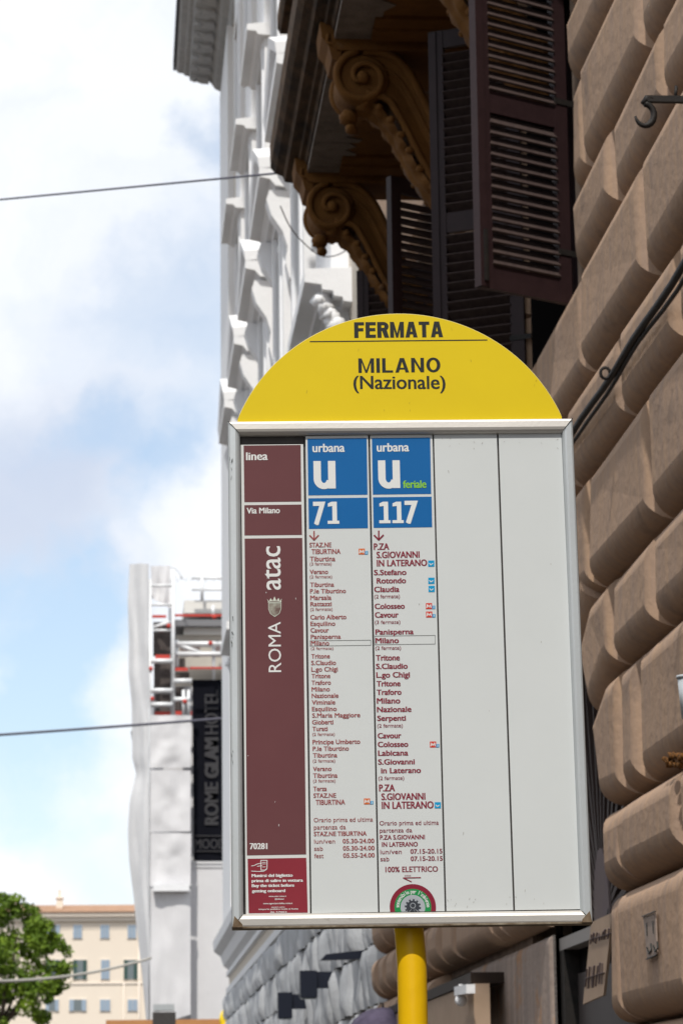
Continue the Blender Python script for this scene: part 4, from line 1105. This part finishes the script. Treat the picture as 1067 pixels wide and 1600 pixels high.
# string courses and cornice
mb = MB(); mb.prism([(W, 4.0), (W-.06, 4.02), (W-.06, 4.14), (W, 4.16)], END+.02, WE+.06); mb.prism([(W, 4.36), (W-.05, 4.38), (W-.05, 4.46), (W, 4.48)], END+.02, WE+.05)
mb.prism([(W, 4.52), (W-.10, 4.60), (W-.16, 4.78), (W-.29, 4.88), (W-.31, 5.06), (W, 5.10)], END+.02, WE+.3)
mb.build('string_course', M['whitetrim'], wh)
mb = MB()
mb.prism([(W, 22.45), (W-.06, 22.5), (W-.10, 22.66), (W-.22, 22.72), (W-.30, 22.84), (W-.34, 22.88), (W-.74, 22.90), (W-.76, 22.99), (W-.84, 23.0), (W-.88, 23.05), (W-.98, 23.06), (W-1.03, 23.12), (W-1.03, 23.34), (W, 23.34)], END+.02, WE+.08)
cor = mb.build('cornice', M['cornice'], wh)
mb = MB(); mb.box((W-1.09, END, 23.13), (W-1.035, WE+.12, 23.36)); mb.build('gutter', M['lamp'], wh)
for k in range(28):
    y = WE - .12 - k*.62
    mb = MB(); mb.prism([(W-.35, 22.80), (W-.50, 22.81), (W-.62, 22.86), (W-.74, 22.87), (W-.74, 22.905), (W-.35, 22.905)], y-.15, y+.15); mb.ball((W-.66, y, 22.86), .07, .12, .05, 8, 5, .5, k)
    mb.build('modillion', M['cornice'], cor)
mb = MB(); mb.box((W, END+.02, 22.62), (W+12, WE-.1, 23.2)); mb.build('roof', M['rooftile'], wh)
for k in range(24):
    z = 5.3 + k*.68; dpt = .07
    mb = MB(); mb.box((W-dpt, WE - (.85 if k % 2 else .55), z), (W+.02, WE+dpt, z+.56)); mb.build('quoin', M['whitetrim'], wh)
# bossed ground storey
zz = [1.5, 2.02, 2.52, 3.02, 3.52, 3.98]
def boss(y0, y1, z0, z1, seed):
    mb = MB(); nx, nz_ = 7, 5; vs = []; fs = []
    for j in range(nz_+1):
        for i in range(nx+1):
            u, v = i/nx, j/nz_; e = min(u, 1-u)*(y1-y0); f_ = min(v, 1-v)*(z1-z0); k = min(1, e/.06)*(.62 + .38*min(1, f_/.07))
            y, z = y0+.012+(y1-y0-.024)*u, z0+.012+(z1-z0-.024)*v
            x = W - .015 - .085*k**.6 - k*(.085*noise.noise(Vector((y*1.5+seed, z*1.8, seed))) + .012*noise.noise(Vector((y*6, z*6, seed))))
            vs.append((x, y, z))
    for j in range(nz_):
        for i in range(nx): fs.append((j*(nx+1)+i, (j+1)*(nx+1)+i, (j+1)*(nx+1)+i+1, j*(nx+1)+i+1))
    mb.add(vs, fs, True); mb.build('bossed_block', M['bossed'], wh)
for i in range(len(zz)-1):
    y = 23.5 - (.37 if i % 2 else 0); L_ = .74
    while y < WE - .2:
        a, b = max(y, 23.5), min(y+L_, WE-.02)
        if b - a > .2: boss(a, b, zz[i], zz[i+1], i*5.3 + y)
        y += L_
# lamps on the white building
def wall_lamp(px0, py0, px1, py1, label):
    p = onx((px0+px1)/2, (py0+py1)/2, 1.86); dep = p.y; hgt = (py1-py0)/4500*dep*1.03; wd = (px1-px0)/4500*dep
    t = thing('wall_lamp', label, 'lamp', (W-.05, p.y, p.z-hgt/2), 'box lamps on the white building')
    mb = MB(); mb.box((p.x-wd*.42, p.y-.09, p.z-hgt/2), (p.x+wd*.42, p.y+.09, p.z+hgt/2)); mb.build('housing', M['lamp'], t)
    mb = MB(); mb.box((p.x+wd*.42, p.y-.03, p.z-.04), (W-.02, p.y+.03, p.z+.12)); mb.build('arm', M['lamp'], t)
    mb = MB(); mb.box((p.x-wd*.36, p.y-.07, p.z-hgt/2-.012), (p.x+wd*.36, p.y+.07, p.z-hgt/2-.001)); mb.build('lens', M['farglass'], t)
wall_lamp(466, 1518, 497, 1558, 'black box lamp on the white wall, the nearer and higher of two')
wall_lamp(432, 1552, 458, 1590, 'black box lamp on the white wall, the farther and lower of two')
fx = thing('projector_arm', 'long dark horizontal fixture sticking out from the white wall below the sign', 'light fixture', (W-.1, 25.05, 3.0))
a = ony(500, 1497, 25.05); b = ony(578, 1492, 25.05)
mb = MB(); mb.hexa([a+Vector((0,-.06,-.02)), b+Vector((0,-.06,-.035)), b+Vector((0,-.06,.045)), a+Vector((.05,-.06,.03))], [a+Vector((0,.06,-.02)), b+Vector((0,.06,-.035)), b+Vector((0,.06,.045)), a+Vector((.05,.06,.03))]); mb.build('housing', M['lamp'], fx)
mb = MB(); mb.box((b.x-.01, 24.98, b.z-.16), (b.x+.06, 25.12, b.z+.10)); mb.build('mount', M['mauve'], fx)

# ================================================================== ADDED UNSEEN HOUSE (left of the frame, blocks low skylight from the palazzo wall)
op = thing('added_shade_house', 'low ochre house added out of view on the left side of the street to shade the brown palazzo wall', 'building', (-10.6, 12, 0))
MB().box((-20, -30, 0), (-10.6, 44, 7.4)).build('wall', mat('warm_ochre_plaster', (.34, .22, .12), .9, (.30, .19, .10), 1.5), op)
mb = MB(); mb.prism([(-10.6, 7.0), (-10.2, 7.15), (-9.9, 7.3), (-9.9, 7.5), (-10.6, 7.5)], -30.2, 44.2); mb.build('cornice', M['stone'], op)
for i in range(18):
    for z in (1.0, 4.2):
        y = -28 + i*4; mb = MB(); mb.box((-10.62, y-.75, z-.1), (-10.5, y+.75, z+2.5)); f = mb.build('window', M['stone'], op)
        MB().box((-10.5, y-.55, z), (-10.46, y+.55, z+2.3)).build('shutter_leaf', M['shutgreen'], f)
# ================================================================== WRAPPED BUILDING WITH BANNER
YB = 85.0
def P85(px, py, Y=YB): return ony(px, py, Y)
wb = thing('wrapped_building', 'building under renovation with cream upper floors behind the white scaffold', 'building', (5, YB+4, 0))
def fbox(mb, x0, y0, x1, y1, Y0, Y1):
    a = P85(x0, y0, Y0); b = P85(x1, y1, Y0); mb.box((a.x, Y0, min(a.z, b.z)), (b.x, Y1, max(a.z, b.z)))
mb = MB(); a = P85(236, 1060); mb.box((a.x+.1, YB+1.6, 0), (a.x+14, YB+14, a.z)); mb.build('wall', M['sheet'], wb)
mb = MB(); fbox(mb, 288, 938, 420, 958, YB+2.4, YB+9); fbox(mb, 288, 978, 420, 992, YB+2.2, YB+9); mb.build('attic_wall', mat('pale_attic_plaster', (.70, .68, .64), .9), wb)
mb = MB(); fbox(mb, 276, 992, 420, 1042, YB+2.3, YB+9); mb.build('upper_wall', mat('grey_cream_plaster', (.50, .46, .40), .9, (.40, .37, .33), 2, amt=.7), wb)
mb = MB(); fbox(mb, 274, 968, 420, 978, YB+1.9, YB+9); mb.build('eaves_band', mat('grey_band', (.20, .20, .21), .8), wb)
for x in (282, 300, 334): mb = MB(); fbox(mb, x, 1006, x+12, 1022, YB+2.24, YB+2.4); mb.build('attic_window', M['mauve'], wb)
# banner
bn = thing('hotel_banner', 'tall black banner with grey letters ROME GLAM HOTEL hanging by the white sheets', 'banner', P85(330, 1345, YB+.9))
YN = YB + .9
mb = MB(); a = P85(300.5, 1062, YN); b = P85(303, 1345, YN); c = P85(400, 1345, YN); d = P85(400, 1062, YN)
nx = 10; vs = []; fs = []
for i in range(nx+1):
    for j in range(15):
        u, v = i/nx, j/14; p = (a.lerp(d, u)).lerp(b.lerp(c, u), v); p.y += .02*sin(u*9+v*3); vs.append(p)
for i in range(nx):
    for j in range(14): fs.append((i*15+j, (i+1)*15+j, (i+1)*15+j+1, i*15+j+1))
mb.add(vs, fs, True); mb.build('fabric', M['banner'], bn)
mb = MB()
def sidew(s, xb, xt, ys, ye, bold=0, faux=0):
    p = P85(xb, ys, YN-.06); q = P85(xb, ye, YN-.06); t = P85(xt, ys, YN-.06)
    put_text(mb, s, p.z, 0, q.z, p.x - t.x, 0, bold, faux, place=lambda a_, b_, c_: Vector((p.x - b_, YN-.06+c_, a_)))
sidew('ROME', 341, 320, 1289, 1222, .01, .02); sidew('GLAM', 341, 320, 1216, 1152, .022, .03); sidew('HOTEL', 341, 320, 1147, 1078, .0, .008)
p = P85(304.5, 1326, YN-.06); q = P85(352, 1326, YN-.06); t = P85(305, 1311, YN-.06)
put_text(mb, 'MOOD', p.x, p.z, q.x, t.z-p.z, 0, 0, .004, place=lambda a_, b_, c_: Vector((a_, YN-.06+c_, b_)))
for yy in (1306, 1330): a = P85(304, yy, YN-.05); b = P85(358, yy, YN-.05); mb.beam(a, b, .03, .03)
mb.build('lettering', M['bannerink'], bn)
# white panels under and beside it
mb = MB(); fbox(mb, 298, 1350, 420, 1610, YB+.9, YB+1.3); mb.build('lower_panel', M['sheet'], wb)
mb = MB(); fbox(mb, 300, 1346, 420, 1349, YB+.86, YB+1.3); fbox(mb, 299, 1353, 420, 1355, YB+.87, YB+.95); mb.build('panel_rail', M['sheetgrey'], wb)
# scaffold with sheets
sf = thing('scaffold', 'scaffold tower wrapped in wrinkled white sheeting left of the black banner', 'scaffolding', P85(240, 1600))
def sheet(name, m, pl, pr, n=60, mm=14, amp=.12, seed=0.0, depth=None):
    """curtain between two wavy edges given as pixel polylines at their own depths"""
    vs = []; fs = []
    def at(poly, v):
        y = poly[0][1] + (poly[-1][1]-poly[0][1])*v
        for (xa, ya), (xb, yb3) in zip(poly, poly[1:]):
            if ya <= y <= yb3: return xa + (xb-xa)*(y-ya)/max(1e-6, yb3-ya), y
        return poly[-1]
    for j in range(n+1):
        v = j/n; (xa, ya), (xb, yb3) = at(pl[0], v), at(pr[0], v)
        A = P85(xa, ya, pl[1]); B = P85(xb, yb3, pr[1])
        for i in range(mm+1):
            u = i/mm; q = A.lerp(B, u)
            e = min(1, 4*min(u, 1-u)+.15)
            q.y += amp*e*(noise.noise(Vector((u*2.6+seed, v*2.2*n/24, seed))) + .22*noise.noise(Vector((u*6+seed, v*6*n/24, seed+4)))) 
            vs.append(q)
    for j in range(n):
        for i in range(mm): fs.append((j*(mm+1)+i, (j+1)*(mm+1)+i, (j+1)*(mm+1)+i+1, j*(mm+1)+i+1))
    mb = MB(); mb.add(vs, fs, True); return mb.build(name, m, sf)
sheet('side_sheet', M['sheetgrey'], ([(203, 881), (200, 940), (202, 1000), (201, 1050), (206, 1100), (207, 1190), (214, 1205), (203, 1250), (200, 1300), (202, 1345), (209, 1400), (214, 1450), (222, 1520), (230, 1610)], YB+.8), ([(233, 881), (232, 1000), (236, 1110), (234, 1300), (236, 1610)], YB-.1), amp=.16, seed=3)
for i, (y0, y1) in enumerate(((1117, 1200), (1203, 1300), (1301, 1385), (1388, 1605))):
    sheet('front_sheet', M['sheet'], ([(236, y0), (235, y1)], YB-.1), ([(299 - (i % 2), y0+1), (298, y1-1 if i < 3 else y1-20)], YB-.05), n=24, amp=.10, seed=i*7.7)
mb = MB(); fbox(mb, 240, 1382, 296, 1392, YB-.35, YB-.1); mb.build('folded_sheet', M['whitetrim'], sf)
sheet('side_sheet', M['sheet'], ([(236, 884), (237, 935)], YB+.5), ([(266, 884), (266, 950)], YB+.5), n=10, amp=.2, seed=9)
class TB:
    def tube(self, pts, r, n): MB().tube(pts, r, n).build('scaffold_tube', M['tube'], sf)
tb = TB()
for x, y0, y1, Yt in ((235, 905, 1600, YB), (271, 890, 1118, YB), (266, 890, 1118, YB+1.3), (295, 1078, 1118, YB), (287, 1078, 1118, YB), (334, 1003, 1062, YB+.5), (316, 902, 938, YB+2), (277, 1000, 1042, YB+.5), (333, 946, 964, YB+1.2)):
    tb.tube([P85(x, y0, Yt), P85(x, y1, Yt)], .05 if x > 240 else .045, 6)
for x0, x1, y, Yt in ((236, 270, 915, YB), (236, 270, 945, YB), (300, 380, 903, YB+2), (300, 380, 921, YB+2), (272, 380, 1006, YB+.4), (272, 380, 1022, YB+.4), (236, 270, 1033, YB-.02), (236, 270, 1079, YB-.02), (236, 270, 1101, YB-.02), (272, 300, 1064, YB-.02), (272, 297, 1093, YB), (240, 268, 985, YB)):
    tb.tube([P85(x0, y, Yt), P85(x1, y, Yt)], .075 if y > 1000 else .04, 6)
tb.tube([P85(282, 1008, YB+.4), P85(318, 1022, YB+.4)], .06, 6); tb.tube([P85(240, 980, YB+.1), P85(266, 972, YB+.1)], .05, 6)
tb.tube([P85(266 + 22*cos(PI*k/10) - 4, 905 - 22*sin(PI*k/10)*0.9, YB+1) for k in range(11)], .02, 6)
for x0, x1, y0, y1 in ((238, 260, 961, 965), (272, 372, 959.5, 963), (243, 266, 1023, 1030), (272, 294, 1043, 1048), (297, 350, 1042, 1045), (242, 267, 1112, 1118), (274, 288, 1111, 1117), (294, 300, 1111, 1117), (248, 256, 983, 987)):
    mb = MB(); fbox(mb, x0, y0, x1, y1, YB+.1, YB+.16); mb.build('toe_board', M['redboard'], sf)
mb = MB()
for x, y in ((238, 1092), (236, 1045), (289, 1096), (264, 978), (329, 1005), (335, 964)): mb.ball(P85(x, y, YB-.05), .07)
mb.build('red_couplers', M['redboard'], sf)
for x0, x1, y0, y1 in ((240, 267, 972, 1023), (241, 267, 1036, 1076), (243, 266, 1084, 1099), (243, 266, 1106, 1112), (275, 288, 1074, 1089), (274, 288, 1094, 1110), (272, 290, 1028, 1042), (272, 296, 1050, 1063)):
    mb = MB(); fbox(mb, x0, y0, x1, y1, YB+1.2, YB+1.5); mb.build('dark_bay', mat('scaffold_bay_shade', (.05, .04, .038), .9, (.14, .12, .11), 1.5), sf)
mb = MB(); mb.tube([P85(x, 903 + 6*sin(x), YB+2.1) for x in range(270, 380, 4)], .015, 5); mb.build('guard_line', M['tube'], sf)
mb = MB()
for k in range(7): mb.tube([P85(207+k*.8, 1142, YB+1.6), P85(212+k*.9, 1190, YB+1.9)], .05, 5)
mb.build('torn_netting', M['iron'], sf)
# dark lamp head and orange roof at the bottom
kk = thing('kiosk_roof', 'long orange brown awning roof at the bottom edge left of the sign', 'awning', ony(260, 1600, 70))
mb = MB(); a = ony(166, 1594, 70); b = ony(420, 1593, 70); mb.box((a.x, 70, a.z-.5), (b.x, 73, a.z)); mb.build('roof', M['orange'], kk)
mb = MB(); mb.box((a.x+.1, 70.1, .0), (a.x+.25, 70.3, a.z-.5)); mb.box((b.x-.3, 70.1, 0), (b.x-.15, 70.3, a.z-.5)); mb.build('posts', M['iron'], kk)
tl = thing('street_lantern', 'dark square lantern in front of the white sheets at the bottom edge', 'lantern', ony(257, 1600, 66))
mb = MB(); a = ony(239, 1580, 66); b = ony(275, 1581, 66); mb.box((a.x, 66, a.z-.6), (b.x, 66.5, a.z-.02)); mb.build('body', M['back'], tl)
mb = MB(); a = ony(240, 1569, 66); b = ony(273, 1569, 66); mb.box((a.x, 66.05, a.z-.14), (b.x, 66.45, a.z)); mb.build('cap', M['alu'], tl)
mb = MB(); mb.tube([(a.x+.25, 66.25, a.z-.8), (a.x+.25, 66.25, 0)], .06, 8); mb.build('post', M['iron'], tl)
mb = MB(); p = ony(356, 1592, 69.5); mb.ball(p + Vector((0, .3, 0)), .19, .2, .26, 14, 9)
mb.box(p + Vector((-.15, .1, -.6)), p + Vector((.15, .5, -.1)))
tag(mb.build('yellow_beacon', M['yellowfar']), 'small yellow rounded shape beside the white building foot', 'beacon')

# ================================================================== CREAM BUILDING (far)
YC = 240.0
cb_ = thing('cream_building', 'cream apartment building with a tiled roof and blue grey shutters, far left', 'building', (-5, YC, 0))
def PC(px, py, Y=YC): return ony(px, py, Y)
def cbx(mb, x0, y0, x1, y1, f, bk):
    a = PC(x0, y0); b = PC(x1, y1); mb.box((a.x, YC-f, min(a.z, b.z)), (b.x, YC+bk, max(a.z, b.z)))
a = PC(30, 1432); b = PC(232, 1432)
mb = MB(); mb.box((a.x-6, YC, 0), (b.x+1.5, YC+12, a.z)); mb.build('wall', M['cream'], cb_)
ev = PC(120, 1432).z; tp = PC(120, 1409).z
mb = MB(); mb.box((a.x-6.4, YC-.55, ev-.05), (b.x+1.5, YC, ev+.30)); mb.box((a.x-6.2, YC-.3, ev-.4), (b.x+1.5, YC-.002, ev-.05)); mb.build('eaves', M['creamtrim'], cb_)
mb = MB(); mb.add([(a.x-6.6, YC-.65, ev+.30), (b.x+1.7, YC-.65, ev+.30), (b.x+1.7, YC+6, tp+.15), (a.x-6.6, YC+6, tp+.15), (b.x+1.7, YC+12, ev+.3), (a.x-6.6, YC+12, ev+.3)], [(0,1,2,3), (3,2,4,5)]); rf = mb.build('roof', M['rooftile'], cb_)
rid = MB()
for k in range(62):
    x = a.x - 6.5 + k*.27
    rid.beam((x, YC-.95, ev+.34), (x, YC+6, tp+.19), .11, .07)
rid.build('tile_ridges', M['rooftile'], cb_, kind='stuff')
for x0, y0, x1, y1 in ((87.5, 1398, 98, 1421), (18, 1400, 27, 1412)):
    mb = MB(); cbx(mb, x0, y0, x1, y1, -3, 3.8); cbx(mb, x0-1.2, y0-.5, x1+1.2, y0+1.8, -2.9, 3.9); mb.build('chimney', M['cream'], cb_)
mb = MB(); p = PC(92.5, 1397); mb.box((p.x-.12, YC+3.2, p.z), (p.x+.12, YC+3.5, p.z+.6)); mb.build('chimney_pot', M['cream'], cb_)
def fwin(x0, y0, x1, y1, kind):
    mb = MB(); cbx(mb, x0-1.3, y0-1.6, x1+1.3, y1+1.6, .06, .02); f = mb.build('window', M['creamtrim'], cb_)
    if kind == 'closed':
        xm = (x0+x1)/2
        for a_, b_ in ((x0, xm-.25), (xm+.25, x1)): mb = MB(); cbx(mb, a_, y0, b_, y1, .12, -.065); mb.build('shutter_leaf', M['shutblue'], f)
    else:
        xm0, xm1 = x0+(x1-x0)*.27, x1-(x1-x0)*.27
        mb = MB(); cbx(mb, xm0, y0, xm1, y1, .10, -.065); mb.build('pane', M['farglass'], f)
        for a_, b_ in ((x0, xm0-.2), (xm1+.2, x1)): mb = MB(); cbx(mb, a_, y0, b_, y1, .14, -.065); mb.build('shutter_leaf', M['shutgreen'] if kind == 'green' else M['shutblue'], f)
for x0, x1, kd in ((72, 94, 'open'), (115, 128.5, 'closed'), (157.5, 171, 'closed'), (200, 213, 'closed')): fwin(x0, 1445.5, x1, 1466, kd)
for x0, x1, kd in ((115, 136, 'green'), (158.5, 171.5, 'closed'), (194, 215, 'green'), (72, 93, 'green')): fwin(x0, 1500, x1, 1530, kd)
for x0, x1, kd in ((72, 92, 'open'), (109, 135, 'open'), (157, 172.5, 'closed'), (200, 215, 'closed')): fwin(x0, 1562, x1, 1579.5, kd)
for x0, x1, kd in ((72, 92, 'open'), (115, 129, 'closed'), (157, 172, 'closed'), (200, 215, 'closed')): fwin(x0, 1612, x1, 1640, kd)
mb = MB(); cbx(mb, 60, 1536, 225, 1537.2, .09, .0); mb.build('string_course', M['creamtrim'], cb_)
mb = MB(); p = PC(194, 1545); mb.tube([(p.x, YC-.08, 0), (p.x, YC-.08, PC(194, 1536).z)], .06, 6); p2 = PC(218, 1440); mb.tube([(p2.x, YC-.1, 0), (p2.x, YC-.1, p2.z)], .1, 6); mb.build('drainpipe', M['creamtrim'], cb_)

# ================================================================== TREE
YT = 150.0
tc0 = ony(-10, 1600, YT); top = ony(20, 1400, YT)
tr = thing('leafy_tree', 'broad green tree in front of the cream building at the left edge', 'tree', (tc0.x, YT, 0))
cxT = ony(5, 1505, YT)
mb = MB(); base = Vector((cxT.x-.3, YT, 0)); fork = Vector((cxT.x-.2, YT, cxT.z-3.4))
mb.tube([base, base.lerp(fork, .5)+Vector((.1, 0, 0)), fork], .25, 10, rad=[.34, .27, .22])
limbs = []
for k in range(11):
    a = k*2.4; e = cxT + Vector((2.6*cos(a)*random.uniform(.5, 1), 2.4*sin(a)*random.uniform(.4, 1), random.uniform(-1.6, 2.0)))
    mid = fork.lerp(e, .5) + Vector((0, 0, -.3)); mb.tube([fork, mid, e], .1, 6, rad=[.13, .08, .03]); limbs.append(e)
mb.build('trunk', M['bark'], tr)
random.seed(11)
clumps = []
for px, py, r in ((-30, 1430, 40), (10, 1425, 26), (40, 1432, 24), (62, 1452, 22), (80, 1474, 20), (94, 1492, 20), (104, 1512, 14), (98, 1532, 15), (70, 1500, 30), (30, 1470, 34), (-10, 1490, 40), (20, 1530, 34), (60, 1540, 26), (86, 1546, 12), (0, 1570, 30), (44, 1572, 18), (66, 1590, 14), (-40, 1540, 40), (24, 1410, 16), (4, 1404, 10), (-20, 1600, 30), (56, 1470, 16), (112, 1500, 7), (74, 1560, 9)):
    p = ony(px, py, YT + random.uniform(-1.6, 1.6)); clumps.append((p, r/4500*YT))
leaf = MB()
for p, r in clumps:
    for _ in range(int(1000 * (r/.9)**1.9) + 150):
        d = Vector((random.gauss(0, 1), random.gauss(0, 1), random.gauss(0, 1))).normalized() * r * random.uniform(.35, 1.18)**.8
        d.z *= .82; q = p + d
        if noise.noise(q*1.15) < -.10: continue
        s = random.uniform(.05, .12); u = Vector((random.uniform(-1, 1), random.uniform(-1, 1), random.uniform(-.6, .6))).normalized(); v = u.cross(Vector((random.uniform(-1, 1), random.uniform(-1, 1), random.uniform(-1, 1)))).normalized()
        leaf.add([q-u*s-v*s*.5, q+u*s-v*s*.5, q+u*s*.9+v*s*.6, q-u*s+v*s*.5], [(0,1,2,3)])
fo_ = leaf.build('crown', M['leaf'], tr, kind='stuff')

# ================================================================== OVERHEAD WIRES
def wire(name, a, b, sag, r, m, label, ext=0.0):
    a = Vector(a); b = Vector(b); a2 = a - (b-a)*ext; pts_ = []
    for k in range(41):
        t = k/40; p = a2.lerp(b, t); p.z -= sag*4*t*(1-t); pts_.append(p)
    mb = MB(); mb.tube(pts_, r, 6); return tag(mb.build(name, m), label, 'wire')
wire('overhead_wire', ony(0, 312, 24), ony(440, 270, 20.6), .0, .0085, M['wire'], 'upper dark overhead wire crossing the sky to the brown balcony', 2.5)
wire('overhead_wire', ony(0, 1146, 58), ony(368, 1121, 58), .03, .027, M['wire'], 'lower dark overhead wire passing in front of the scaffold sheeting', 1.5)
wire('overhead_wire', ony(0, 1522, 75), ony(236, 1497, 84), .25, .038, M['wirepale'], 'pale slack cable crossing in front of the green tree', .3)
mb = MB(); pp = smooth_curve([ony(438, 322, 21), ony(452, 352, 21.5), ony(470, 375, 22), ony(500, 399, 22.5), ony(528, 398, 23), ony(556, 380, 24.4)], 6)
mb.tube(pp, .005, 5); tag(mb.build('slack_cable', M['wire']), 'thin slack dark cable hanging below the brown balcony end', 'cable')
